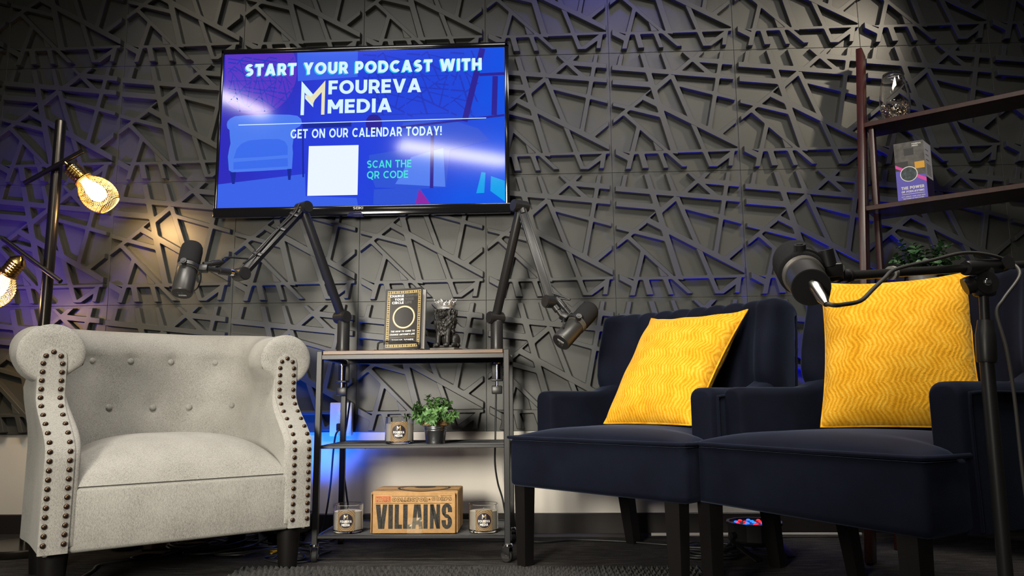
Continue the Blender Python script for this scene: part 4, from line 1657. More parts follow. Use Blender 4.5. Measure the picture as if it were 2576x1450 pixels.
for i in range(10):
    rows.append([(BX(870) + (BX(1130) - BX(870)) * j / 9 + random.uniform(-0.0006, 0.0006), -0.0856 - random.uniform(0, 0.0012), BZ(1325) + (BZ(1035) - BZ(1325)) * i / 9) for j in range(10)])
b.grid(rows)
tp = N('clear_tape')
tp.p.inputs['Base Color'].default_value = (0.9, 0.8, 0.6, 1)
tp.p.inputs['Roughness'].default_value = 0.12
tp.p.inputs['Alpha'].default_value = 0.13
b.build('tape', tp.m, bx, 0, fix=False)

# ------------------------------------------------------------------ wall outlet
ot = thing('wall_outlet', 'white double power outlet low on the dark wall behind the cart', 'outlet', (-0.548, -0.0, 0.3725))
b = MB()
b.box((-0.040, -0.030, 0.0), (0.040, 0.0, 0.121), 0.004, 2)
b.build('surface_box', WHITEPLASTIC, ot, 30)
b = MB()
b.box((-0.042, -0.036, -0.002), (0.042, -0.030, 0.123), 0.003, 2)
fpl = b.build('cover_plate', WHITEPLASTIC, ot, 30)
for z in (0.032, 0.086):
    b = MB()
    b.lathe([(0.0, 0.0), (0.0165, 0.0), (0.0165, 0.002), (0.015, 0.003), (0.0, 0.003)], 28, Matrix.Translation((0.006, -0.0358, z)) @ Matrix.Rotation(PI / 2, 4, 'X'))
    so = b.build('socket', WHITEPLASTIC, fpl, 35)
    flat(rect(-0.001, z + 0.001, 0.001, z + 0.009) + rect(0.011, z + 0.001, 0.013, z + 0.008) + disc(0.006, z - 0.006, 0.0026, 12), lambda u, v: (u, -0.0391, v), fpl, 'socket_slots', DARKINK)
pg = thing('power_plug', 'black power plug in the lower socket of the white outlet', 'plug', (-0.545, -0.039, 0.4045))
b = MB()
b.box((-0.013, -0.024, -0.014), (0.013, 0.0, 0.014), 0.004, 2)
b.build('plug_body', RUBBER, pg, 35)
b = MB()
b.tube(catmull([(-0.002, -0.022, -0.008), (-0.012, -0.030, -0.030), (-0.020, -0.026, -0.09), (-0.030, -0.02, -0.22), (-0.045, -0.03, -0.34), (-0.06, -0.06, -0.3985)], 8), 0.0036, 8)
b.build('plug_lead', CABLE, pg, 60)

# ------------------------------------------------------------------ grey tub armchair
gc = thing('tub_armchair', 'heather grey tub armchair with rolled arms, buttoned back and bronze nailheads', 'armchair', (-0.8055, -0.7325, 0.0), math.radians(39.8))
B0 = 0.122      # lower edge of the upholstery


def gpath():
    P = []
    for i in range(12):
        P.append((V((-0.27, 0.29 * i / 12)), V((-1, 0))))
    for i in range(13):
        a = PI - (PI / 2) * i / 12
        P.append((V((-0.10 + 0.17 * math.cos(a), 0.29 + 0.17 * math.sin(a))), V((math.cos(a), math.sin(a)))))
    for i in range(1, 22):
        P.append((V((-0.10 + 0.20 * i / 22, 0.46)), V((0, 1))))
    for i in range(13):
        a = PI / 2 - (PI / 2) * i / 12
        P.append((V((0.10 + 0.17 * math.cos(a), 0.29 + 0.17 * math.sin(a))), V((math.cos(a), math.sin(a)))))
    for i in range(1, 13):
        P.append((V((0.27, 0.29 * (1 - i / 12))), V((1, 0))))
    return P


GBTN = [(-0.187, 0.638), (-0.060, 0.640), (0.068, 0.640), (0.195, 0.640), (-0.118, 0.487), (0.008, 0.484), (0.136, 0.484), (0.245, 0.490)]


def g_fy(z):
    return -0.045 + 0.118 * smooth(0.36, 0.53, z)


def g_xs(z):
    return -0.0145 * smooth(0.38, 0.52, z)


def g_cx(z):
    return 0.319 + 0.0045 * smooth(0.38, 0.52, z)


def g_section(wb):
    """(n, z) outline of the shell: inner foot, over the roll, outer foot; wb = 0 at the arms, 1 along the back"""
    out = []
    for k in range(15):
        z = 0.25 + (0.575 - 0.25) * k / 14
        out.append((0.018 * (1 - wb) * smooth(0.42, 0.56, z), z))
    cx, cz = 0.056 - 0.002 * wb, 0.634 + 0.036 * wb
    rx, rz = 0.082 - 0.020 * wb, 0.080 - 0.008 * wb
    for k in range(27):
        a = math.radians(202 - (202 + 68) * k / 26)
        out.append((cx + rx * math.cos(a), cz + rz * math.sin(a)))
    for k in range(13):
        z = 0.548 + (B0 - 0.548) * k / 12
        out.append((0.076 + 0.022 * wb + 0.010 * (1 - wb) * smooth(0.42, 0.54, z), z))
    return out


def g_lean(wb, z):
    return wb * 0.045 * smooth(0.36, 0.74, z)


b = MB()
rows = []
GP = gpath()
for idx, (p, nrm) in enumerate(GP):
    wb = smooth(0.16, 0.45, p.y)
    we = 1 - smooth(0.0, 0.24, p.y)
    row = []
    for k, (n_, z) in enumerate(g_section(wb)):
        n2 = n_ + g_lean(wb, z)
        if k < 30:
            # pulled-in dimples round the buttons
            for bxx, bz in GBTN:
                q = p + nrm * n2
                d2 = (q.x - bxx) ** 2 + (z - bz) ** 2
                if p.y > 0.30 and d2 < 0.006:
                    n2 += 0.012 * math.exp(-d2 / 0.0006)
        q = p + nrm * n2
        row.append((q.x + (1 - wb) * g_xs(z), q.y + we * g_fy(z), z))
    rows.append(row)
grid = b.grid(rows)
for row, sgn in ((rows[0], 1), (rows[-1], 1)):
    sx = -1 if row is rows[0] else 1
    sec = g_section(0.0)
    zs = [B0 + (0.545 - B0) * k / 22 for k in range(23)] + [0.555 + 0.1585 * (1 - math.cos(PI * k / 22)) / 2 for k in range(23)]
    cap = []
    for z in zs:
        xs_ = []
        for k in range(len(sec)):
            (n0, z0), (n1, z1) = sec[k - 1], sec[k]
            if (z0 > z) != (z1 > z):
                xs_.append(n0 + (n1 - n0) * (z - z0) / (z1 - z0))
        if z < 0.252:
            xs_.append(0.0)
        if len(xs_) < 2:
            xs_ = [0.060, 0.070]
        lo_, hi_ = min(xs_), max(xs_)
        top_ = smooth(0.0, 0.03, 0.7135 - z)
        r_ = []
        for k in range(13):
            t_ = -1 + 2 * k / 12
            t_ = math.sin(t_ * PI / 2)
            nn_ = (lo_ + hi_) / 2 + (hi_ - lo_) / 2 * t_
            r_.append((sx * (0.27 + nn_) + g_xs(z), g_fy(z) - 0.012 * math.sqrt(max(0.0, 1 - t_ ** 4)) * (0.25 + 0.75 * top_), z))
        cap.append(r_)
    b.grid(cap)
shell = b.build('arms_and_back', LINEN, gc, 55)
b = MB()
b.box((-0.292, -0.052, B0), (0.292, 0.02, 0.284), 0.010, 3)
b.build('front_rail', LINEN, gc, 40)
b = MB()
b.box((-0.29, 0.0, B0 + 0.004), (0.29, 0.50, 0.20), 0.01)
b.build('underframe', mat('black_dust_cover', (0.01, 0.01, 0.01), 0.9), gc, 40)
# seat cushion, strongly crowned
b = MB()
rows = []
n = 36
for i in range(n + 1):
    v = -1 + 2 * i / n
    r = []
    for j in range(n + 1):
        u = -1 + 2 * j / n
        uu, vv = math.copysign(abs(u) ** 0.8, u), math.copysign(abs(v) ** 0.8, v)
        hz = max(0.0, (1 - abs(uu) ** 3.0)) ** 0.5 * max(0.0, 1 - abs(vv) ** 3.2) ** 0.55
        wx = 0.288 - 0.02 * smooth(-0.2, 0.9, vv)
        r.append((uu * wx, 0.205 + vv * 0.255, 0.286 + 0.123 * hz))
    rows.append(r)
g = b.grid(rows)
b.grid([[(x, y, 0.280) for x, y, z in r] for r in (rows[0], rows[-1])])
b.build('seat_cushion', LINEN, gc, 70)
for sx in (-1, 1):
    b = MB()
    rows = []
    for i in range(31):
        z = B0 + 0.004 + (0.652 - B0 - 0.004) * i / 30
        hw = 0.033
        if z > 0.622:
            hw = math.sqrt(max(0.0, 1 - ((z - 0.622) / 0.0305) ** 2)) * 0.033
        c = sx * g_cx(z) + g_xs(z)
        y = g_fy(z) - 0.011
        rows.append([(c - hw, y + 0.006, z), (c - hw, y - 0.0045, z), (c - hw * 0.8, y - 0.0062, z), (c, y - 0.0066, z), (c + hw * 0.8, y - 0.0062, z), (c + hw, y - 0.0045, z), (c + hw, y + 0.006, z)])
    b.grid(rows)
    fpn = b.build('arm_front_panel', LINEN, gc, 50)
    b = MB()
    b.ell((0, 0, 0), (0.0068, 0.0042, 0.0068), None, 14, 8)
    first = None
    spots = [(sx * 0.319 + q * 0.0225, 0.150 + 0.0228 * i) for q in (-1, 1) for i in range(21)] + [(sx * 0.319, 0.637), (sx * 0.319 - 0.0175, 0.6265), (sx * 0.319 + 0.0175, 0.6265)]
    for (x, z) in spots:
        Mn = Matrix.Translation((x + sx * (g_cx(z) - 0.319) + g_xs(z), g_fy(z) - 0.0185, z))
        if first is None:
            first = b.build('nailhead', BRONZE, fpn, 80)
            first.matrix_local = Mn
        else:
            dup_child(first, fpn, Mn)
first = None
for (x, z) in GBTN:
    best = None
    for (p, nrm) in GP:
        if p.y < 0.30:
            continue
        wb = smooth(0.16, 0.45, p.y)
        q = p + nrm * (g_lean(wb, z) + 0.004)
        if best is None or abs(q.x - x) < best[0]:
            best = (abs(q.x - x), q, nrm)
    q, nrm = best[1], best[2]
    Mn = frame_z((q.x, q.y, z), (-nrm.x, -nrm.y, 0.1))
    if first is None:
        b = MB()
        b.lathe([(0.0, 0.006), (0.006, 0.0052), (0.0095, 0.002), (0.0100, -0.003), (0.0085, -0.006)], 20)
        first = b.build('button', LINEN, shell, 60)
        first.matrix_local = Mn
    else:
        dup_child(first, shell, Mn)
for x, y in ((-0.31, 0.0), (0.31, 0.0), (-0.29, 0.42), (0.29, 0.42)):
    b = MB()
    b.lathe([(0.0265, 0.0), (0.0275, 0.004), (0.0365, B0 + 0.012)], 20, Matrix.Translation((x, y, 0)))
    b.build('leg', DARKWOOD, gc, 35)


# ------------------------------------------------------------------ navy velvet accent chairs
CH_OA, CH_OB = (0.353, -0.689, 0.0), (0.7765, -1.129, 0.0)
va = thing('velvet_chair', 'navy blue velvet accent chair next to the cart, the one farther from the camera', 'armchair', CH_OA, math.radians(-44.6), 'navy velvet chairs')
b = MB()
b.box((-0.312, -0.036, 0.236), (0.338, 0.12, 0.384), 0.018, 3)
b.box((-0.300, 0.09, 0.236), (0.326, 0.52, 0.384), 0.010, 2)
b.build('seat_base', VELVET, va, 40)
b = MB()
rows = []
n = 32
for i in range(n + 1):
    v = -1 + 2 * i / n
    r = []
    for j in range(n + 1):
        u = -1 + 2 * j / n
        uu, vv = math.copysign(abs(u) ** 0.75, u), math.copysign(abs(v) ** 0.75, v)
        hz = max(0.0, 1 - abs(uu) ** 3.0) ** 0.6 * max(0.0, 1 - abs(vv) ** 3.4) ** 0.6
        y = 0.215 + vv * 0.255
        wx = 0.327 - 0.060 * smooth(0.06, 0.12, y)
        r.append((0.013 + uu * wx, y, 0.383 + 0.038 * hz))
    rows.append(r)
b.grid(rows)
b.grid([[(x, y, 0.376) for x, y, z in r] for r in rows])
b.build('seat_cushion', VELVET, va, 70, fix=False)
b = MB()
pp = [(-0.316, 0.10, 0.384), (-0.316, 0.0, 0.384), (-0.312, -0.030, 0.384), (-0.296, -0.040, 0.384), (-0.15, -0.043, 0.384), (0.05, -0.043, 0.3835), (0.20, -0.043, 0.384), (0.322, -0.040, 0.384), (0.338, -0.030, 0.384), (0.342, 0.0, 0.384), (0.342, 0.10, 0.384)]
b.tube(catmull(pp, 6), 0.0050, 8)
b.build('piping', VELVET, va, 70)
for sx in (-1, 1):
    b = MB()
    x0, x1 = (0.268, 0.343) if sx > 0 else (-0.317, -0.242)
    rows = []
    for dy in [0.0, 0.0008, 0.0025, 0.005, 0.009, 0.014, 0.021, 0.030] + [0.030 + 0.412 * q / 18 for q in range(1, 19)]:
        y = 0.088 + dy
        rise = 0.045 * smooth(0.33, 0.50, y)
        zt = 0.527 + rise
        k = 0.024
        prof = []
        fr = 1 - min(1.0, dy / 0.030)
        for q in range(7):
            a = PI - PI / 2 * q / 6
            prof.append((x0 + k + k * math.cos(a), zt - k + k * math.sin(a)))
        for q in range(7):
            a = PI / 2 - PI / 2 * q / 6
            prof.append((x1 - k + k * math.cos(a), zt - k + k * math.sin(a)))
        prof = [(x0, 0.236)] + prof + [(x1, 0.236)]
        sh = 0.0115 * (1 - math.sqrt(max(0.0, 1 - fr ** 2)))
        rows.append([(px_ + (sh if px_ < (x0 + x1) / 2 else -sh), y - 0.0, pz_ - (sh if pz_ > 0.3 else 0)) for px_, pz_ in prof])
    g = b.grid(rows)
    b.b.faces.new(g[0])
    b.b.faces.new(list(reversed(g[-1])))
    am = b.build('arm', VELVET, va, 50)
    b = MB()
    xo = x1 + 0.0005 if sx > 0 else x0 - 0.0005
    xi = x0 if sx > 0 else x1
    b.tube(catmull([(xo, 0.112, 0.240), (xo, 0.110, 0.40), (xo, 0.112, 0.492), (xo - sx * 0.001, 0.125, 0.503), (xo, 0.20, 0.505), (xo, 0.33, 0.505), (xo, 0.43, 0.525), (xo, 0.48, 0.550)], 6), 0.0040, 8)
    b.build('piping', VELVET, am, 70)
# channelled back with short wings
b = MB()
HWB = 0.345
rows = []
nx = 84
for i in range(nx + 1):
    u = -1 + 2 * i / nx
    x = HWB * math.sin(u * PI / 2) * 0.999
    x = HWB * (0.55 * u + 0.45 * math.sin(u * PI / 2))
    ex = abs(x) / HWB
    rnd = math.sqrt(max(0.0, 1 - max(0.0, (ex - 0.90) / 0.10) ** 2))      # end rounding
    ch = abs(math.sin(4.0 * PI * (x / 0.27))) if abs(x) < 0.27 else 1.0
    wing = smooth(0.22, 0.31, abs(x))
    zt = 0.790 + 0.012 * (1 - wing) * ch ** 0.5 - 0.028 * (1 - rnd) + 0.012 * wing
    prof = []
    for k in range(17):
        z = 0.34 + (zt - 0.030 - 0.34) * k / 16
        tz = (z - 0.34) / 0.45
        yf = 0.425 + 0.045 * tz - 0.010 * (1 - wing) * (ch ** 0.5 - 0.6) - wing * (0.050 * smooth(0.48, 0.58, z) * (1 - 0.55 * smooth(0.62, 0.80, z)) + 0.01)
        yb = 0.515 + 0.055 * tz
        ym = (yf + yb) / 2 + 0.01
        prof.append((ym + (yf - ym) * (0.30 + 0.70 * rnd), z))
    yf, yb = prof[-1][0], 0.515 + 0.055 * (zt - 0.03 - 0.34) / 0.45
    ymid = (yf + yb) / 2
    for k in range(1, 10):
        a = PI - PI * k / 10
        prof.append((ymid + (yb - ymid) * math.cos(a), zt - 0.030 + 0.030 * math.sin(a)))
    for k in range(9):
        z = zt - 0.030 + (0.30 - zt + 0.030) * k / 8
        yb = 0.515 + 0.055 * (z - 0.34) / 0.45
        prof.append((yb - 0.02 * (1 - rnd), z))
    rows.append([(0.013 + x, y, z) for y, z in prof])
g = b.grid(rows)
b.b.faces.new(g[0])
b.b.faces.new(list(reversed(g[-1])))
bkp = b.build('backrest', VELVET, va, 60)
for sx in (-1, 1):
    b = MB()
    x = 0.013 + sx * (HWB - 0.004)
    b.tube(catmull([(x, 0.452, 0.52), (x, 0.462, 0.62), (x, 0.478, 0.72), (x - sx * 0.002, 0.492, 0.765), (x - sx * 0.006, 0.515, 0.782), (x - sx * 0.003, 0.545, 0.775), (x, 0.560, 0.74), (x, 0.545, 0.60), (x, 0.53, 0.48)], 6), 0.0040, 8)
    b.build('piping', VELVET, bkp, 70)
for x, y, yf in ((-0.28, 0.0, 0.0), (0.28, 0.0, 0.0), (-0.27, 0.47, 0.515), (0.27, 0.47, 0.515)):
    b = MB()
    rows = []
    for z, h in ((0.0, 0.0175), (0.25, 0.0225)):
        yy = yf + (y - yf) * z / 0.25
        rows.append([(x - h, yy - h, z), (x + h, yy - h, z), (x + h, yy + h, z), (x - h, yy + h, z)])
    g = b.grid(rows, close_u=True)
    b.b.faces.new(g[0])
    b.b.faces.new(g[1])
    b.build('leg', DARKWOOD, va, 20)
dup(va, CH_OB, math.radians(-60), 'navy blue velvet accent chair at the right edge, nearest the camera, beside the microphone stand')


# ------------------------------------------------------------------ mustard pillows
def pillow(c4, T, label, name='throw_pillow', seed=1, sag=0.085):
    """c4: bottom left, bottom right, top right, top left of the outline; T: half thickness"""
    BL, BR, TR, TL = [V(c) for c in c4]
    cen = (BL + BR + TR + TL) / 4
    t = thing(name, label, 'pillow', ((BL + BR) / 2), 0, 'mustard pillows on the velvet chairs')
    O = V(t.location)
    nn = (BR - BL).cross(TL - BL).normalized()
    random.seed(seed)
    bumps = [(random.uniform(-1, 1), random.uniform(-1, 1), random.uniform(-0.008, 0.008)) for _ in range(9)]
    n = 40
    me = bpy.data.meshes.new('pillow_cover')
    vs, fs, uvs = [], [], []

    def pt(u, v, s):
        # outline pulled in between the corners
        pu = 1 - 0.075 * (1 - v * v) * abs(u) ** 3
        pv = 1 - (sag if v > 0 else 0.02) * (1 - u * u) * abs(v) ** 3
        a, c = (u * pu + 1) / 2, (v * pv + 1) / 2
        p = BL * (1 - a) * (1 - c) + BR * a * (1 - c) + TR * a * c + TL * (1 - a) * c
        h = max(0.0, (1 - abs(u) ** 2.4) * (1 - abs(v) ** 2.4)) ** 0.52
        bz = sum(k * math.exp(-((u - x) ** 2 + (v - y) ** 2) / 0.10) for x, y, k in bumps)
        wr = 0.004 * math.sin(9 * v + 3 * u) * smooth(0.55, 0.95, abs(u)) + 0.004 * math.sin(10 * u + 2 * v) * smooth(0.55, 0.95, abs(v))
        return p + nn * (s * (T * h) + (bz + wr) * h) - O

    for s in (1, -1):
        i0 = len(vs)
        for i in range(n + 1):
            for j in range(n + 1):
                u, v = -1 + 2 * j / n, -1 + 2 * i / n
                u, v = math.sin(u * PI / 2), math.sin(v * PI / 2)
                vs.append(tuple(pt(u, v, s)))
                uvs.append(((u + 1) / 2, (v + 1) / 2))
        for i in range(n):
            for j in range(n):
                a = i0 + i * (n + 1) + j
                q = (a, a + 1, a + n + 2, a + n + 1)
                fs.append(q if s > 0 else tuple(reversed(q)))
    me.from_pydata(vs, [], fs)
    ul = me.uv_layers.new(name='UVMap')
    for lp in me.loops:
        ul.data[lp.index].uv = uvs[lp.vertex_index]
    bb = bmesh.new()
    bb.from_mesh(me)
    bmesh.ops.remove_doubles(bb, verts=bb.verts, dist=0.0004)
    bb.to_mesh(me)
    bb.free()
    me.shade_smooth()
    me.materials.append(MUSTARD)
    link(bpy.data.objects.new('pillow_cover', me), t)
    b = MB()
    seam = []
    for k in range(4 * 24):
        e, q = divmod(k, 24)
        w = -1 + 2 * q / 24
        u, v = ((w, -1), (1, w), (-w, 1), (-1, -w))[e]
        seam.append(pt(u, v, 0))
    b.tube(seam, 0.0032, 6, closed=True)
    b.build('seam', MUSTARD, t, 70)
    return t


pillow(((0.404, -0.494, 0.424), (0.632, -0.728, 0.424), (0.847, -0.558, 0.767), (0.590, -0.300, 0.771)), 0.072, 'mustard yellow pillow tilted on the navy chair nearer the cart', seed=2, sag=0.15)
pillow(((0.915, -0.925, 0.424), (1.225, -1.100, 0.424), (1.282, -1.000, 0.803), (0.978, -0.820, 0.806)), 0.075, 'mustard yellow herringbone pillow upright on the navy chair at the right edge', seed=7)

# ------------------------------------------------------------------ ladder shelf
ls = thing('ladder_shelf', 'dark mahogany leaning ladder shelf in the right corner', 'shelf', (1.4525, -0.10, 0.0), math.radians(-34.5))
LW = 0.66
fl = lambda z: -0.258 * (1.82 - z)
rl = lambda z: -0.050 - 0.075 * (1.55 - z)
for x in (0.0, LW):
    b = MB()
    b.bar((x, fl(0.0) + 0.014, 0.0), (x, fl(1.815) + 0.014, 1.815), 0.022, 0.062, 0.0015, up=(0, 1, 0))
    b.build('front_rail', MAHOG, ls, 25)
    b = MB()
    b.bar((x + (0.024 if x == 0 else -0.024), rl(0.0), 0.0), (x + (0.030 if x == 0 else -0.030), rl(1.48), 1.483), 0.017, 0.040, 0.0015, up=(0, 1, 0))
    b.build('rear_rail', MAHOG, ls, 25)
for z, d in ((1.500, 0.135), (1.167, 0.175), (0.830, 0.225), (0.49, 0.27)):
    b = MB()
    b.box((0.008, fl(z) - 0.004, z - 0.018), (LW - 0.008, fl(z) + d, z), 0.0015, 1)
    b.box((0.008, fl(z) + d - 0.012, z), (LW - 0.008, fl(z) + d, z + 0.012), 0.001, 1)
    b.build('shelf_board', MAHOG, ls, 25)


def lsw(x, y, z):
    a = math.radians(-34.5)
    return (1.4525 + x * math.cos(a) - y * math.sin(a), -0.10 + x * math.sin(a) + y * math.cos(a), z)


vz = thing('glass_vase', 'rounded clear glass vase partly filled with glittering gold chips, top shelf', 'vase', lsw(0.108, -0.022, 1.5005))
b = MB()
b.lathe([(0.0, 0.0), (0.030, 0.0), (0.036, 0.003), (0.046, 0.025), (0.0515, 0.055), (0.0520, 0.080), (0.0480, 0.120), (0.0400, 0.160), (0.0345, 0.183), (0.0335, 0.1835), (0.0330, 0.183), (0.0385, 0.160), (0.0465, 0.120), (0.0503, 0.080), (0.0497, 0.055), (0.044, 0.027), (0.034, 0.008), (0.0, 0.007)], 48, None, False)
b.build('vase_glass', GLASS, vz, 60)
b = MB()
random.seed(9)
for i in range(900):
    z = 0.011 + 0.058 * random.random()
    rm = 0.033 + (0.0475 - 0.033) * smooth(0.008, 0.055, z)
    a, rr = random.uniform(0, 2 * PI), rm * math.sqrt(random.uniform(0.35, 0.97))
    s = random.uniform(0.0022, 0.0038)
    c = V((rr * math.cos(a), rr * math.sin(a), z))
    q = [c + V((random.gauss(0, 1), random.gauss(0, 1), random.gauss(0, 1))).normalized() * s for _ in range(4)]
    w = [b.b.verts.new(k) for k in q]
    for f_ in ((0, 1, 2), (0, 2, 3), (0, 3, 1), (1, 3, 2)):
        b.b.faces.new([w[k] for k in f_])
ch = b.build('gold_chips', mat('gold_mirror_chips', (0.90, 0.78, 0.58), 0.12, 1.0), vz, 0)
ch['kind'] = 'stuff'

br = thing('brochure', 'folded purple leaflet printed THE POWER OF PODCASTING, second shelf', 'brochure', lsw(0.112, -0.156, 1.1672), math.radians(-30))
PAPER = mat('white_card', (0.78, 0.78, 0.86), 0.4)
b = MB()
b.box((0.0, -0.0006, 0.0), (0.092, 0.0, 0.208), 0, 1)
fb1 = b.build('front_leaf', PAPER, br, 0)
b = MB()
b.bar((0.092, 0.0002, 0.104), (0.108, 0.085, 0.104), 0.207, 0.0008, 0, up=(0, 0, 1)) if False else b.poly([(0.092, 0.0, 0.0), (0.1085, 0.080, 0.0), (0.1085, 0.080, 0.206), (0.092, 0.0, 0.206)])
b.poly([(0.0915, 0.0004, 0.0), (0.1080, 0.0804, 0.0), (0.1080, 0.0804, 0.206), (0.0915, 0.0004, 0.206)])
fb2 = b.build('side_leaf', PAPER, br, 0, fix=False)
ff = lambda l: (lambda u, v: (u, -0.0006 - 0.00012 * l, v))
PURP = mat('purple_ink', srgb(92, 84, 190), 0.4)
flat(rect(0, 0, 0.092, 0.208), ff(1), fb1, 'print', PURP)
flat(rect(0, 0.088, 0.092, 0.208), ff(2), fb1, 'picture', mat('picture_grey', (0.085, 0.080, 0.074), 0.4, var=(40, 0.5)))
flat([[(0, 0.120), (0.092, 0.060), (0.092, 0.074), (0.030, 0.112), (0, 0.131)]], ff(3), fb1, 'band', mat('pink_ink', srgb(226, 70, 170), 0.4))
flat([[(0, 0.120), (0.092, 0.060), (0.092, 0.0), (0, 0.0)]], ff(2.5), fb1, 'print', PURP)
flat(rect(0.060, 0.110, 0.090, 0.134), ff(3.2), fb1, 'picture_pillow', mat('yellow_ink', srgb(226, 166, 40), 0.4))
flat(rect(0.0, 0.108, 0.040, 0.140) + rect(0.03, 0.16, 0.06, 0.185), ff(2.6), fb1, 'picture_shapes', mat('picture_dark', (0.02, 0.02, 0.024), 0.4))
flat(disc(0.040, 0.094, 0.027, 32, 0.0245), ff(5), fb1, 'ring', PRINTWHITE)
flat(disc(0.040, 0.094, 0.0245, 32), ff(4.5), fb1, 'inset_picture', mat('inset_picture', (0.030, 0.050, 0.060), 0.4, var=(90, 0.9)))
flat(text_polys('THE POWER', 0.013, 0.0400, 0.083, 0.0105, 0.24, 0.11) + text_polys('OF PODCASTING', 0.013, 0.0285, 0.083, 0.0072, 0.22, 0.11) + rect(0.013, 0.0225, 0.083, 0.0238)
     + text_polys("LET'S AMPLIFY YOUR VOICE WITH", 0.012, 0.0125, 0.084, 0.0040, 0.16, 0.14) + text_polys('THE POWER OF PODCASTING', 0.016, 0.0055, 0.080, 0.0040, 0.16, 0.14)
     + text_polys('FOUREVA', 0.056, 0.1965, 0.084, 0.0050, 0.22, 0.1) + text_polys('MEDIA', 0.056, 0.1895, 0.075, 0.0050, 0.22, 0.1), ff(6), fb1, 'lettering', PRINTWHITE)
fs_ = lambda u, v: (0.0920 + 0.0165 * u, 0.08 * u - 0.0006, v)
flat(rect(0.0, 0.0, 1.0, 0.078), fs_, fb2, 'print', mat('indigo_ink', (0.030, 0.018, 0.075), 0.4))
flat([q for k in range(7) for q in rect(0.18, 0.088 + 0.006 * k, 0.8, 0.0905 + 0.006 * k)] + [q for k in range(3) for q in rect(0.18, 0.14 + 0.018 * k, 0.6, 0.143 + 0.018 * k)], fs_, fb2, 'printed_lines', PRINTGREY)

# round-leaved plant on the third shelf
ep = thing('shelf_plant', 'trailing round-leaved green plant in a pale pot on the third shelf', 'plant', lsw(0.165, -0.150, 0.8305))
b = MB()
b.lathe([(0.0, 0.003), (0.032, 0.003), (0.034, 0.0), (0.045, 0.074), (0.048, 0.076), (0.048, 0.086), (0.043, 0.086), (0.040, 0.07), (0.0, 0.068)], 32, None, False)
b.build('pot', mat('pale_ceramic', (0.42, 0.42, 0.42), 0.4), ep, 40)
random.seed(21)
b, bs = MB(), MB()
for i in range(46):
    a = random.uniform(0, 2 * PI)
    tilt = random.uniform(0.2, 1.0)
    L = random.uniform(0.07, 0.135)
    d = V((math.cos(a) * tilt, math.sin(a) * tilt, 1.05 - 0.55 * tilt)).normalized()
    p0 = V((0.03 * math.cos(a), 0.03 * math.sin(a), 0.075))
    pts = [p0 + d * (L * k / 6) + V((0, 0, -0.050 * tilt * (k / 6) ** 2.2)) for k in range(7)]
    bs.tube(pts, 0.0010, 5)
    for k in range(1, 7):
        t = (pts[k] - pts[k - 1]).normalized()
        s = t.cross(V((0, 0, 1))).normalized()
        for sg in (-1, 1):
            q = (s * sg + t * random.uniform(0.0, 0.5) + V((0, 0, random.uniform(-0.2, 0.6)))).normalized()
            leaf_polys(b, pts[k], q, t + V((0, 0, 0.8)), random.uniform(0.016, 0.024), random.uniform(0.015, 0.022), 0.3, True)
b.build('foliage', mat_leaf('round_leaf_green', (0.016, 0.060, 0.018), (0.060, 0.130, 0.050)), ep, 60, fix=False)
bs.build('stems', mat('dark_green_stem', (0.03, 0.06, 0.02), 0.6), ep, 60)

# ------------------------------------------------------------------ floor lamp
fl_ = thing('floor_lamp', 'dark bronze floor lamp with crossed bars and two gold mesh bulbs, far left', 'lamp', (-1.567, -0.27, 0.0))
b = MB()
b.lathe([(0.0, 0.0), (0.148, 0.0), (0.150, 0.004), (0.150, 0.022), (0.146, 0.026), (0.03, 0.028), (0.0, 0.028)], 48, None, False)
b.build('base', LAMPMETAL, fl_, 35)
b = MB()
b.tube([(0, 0, 0.02), (0, 0, 0.80), (0, 0, 1.540), (0, 0, 1.543)], [0.0185, 0.0185, 0.0185, 0.0175], 28)
b.build('pole', LAMPMETAL, fl_, 35)


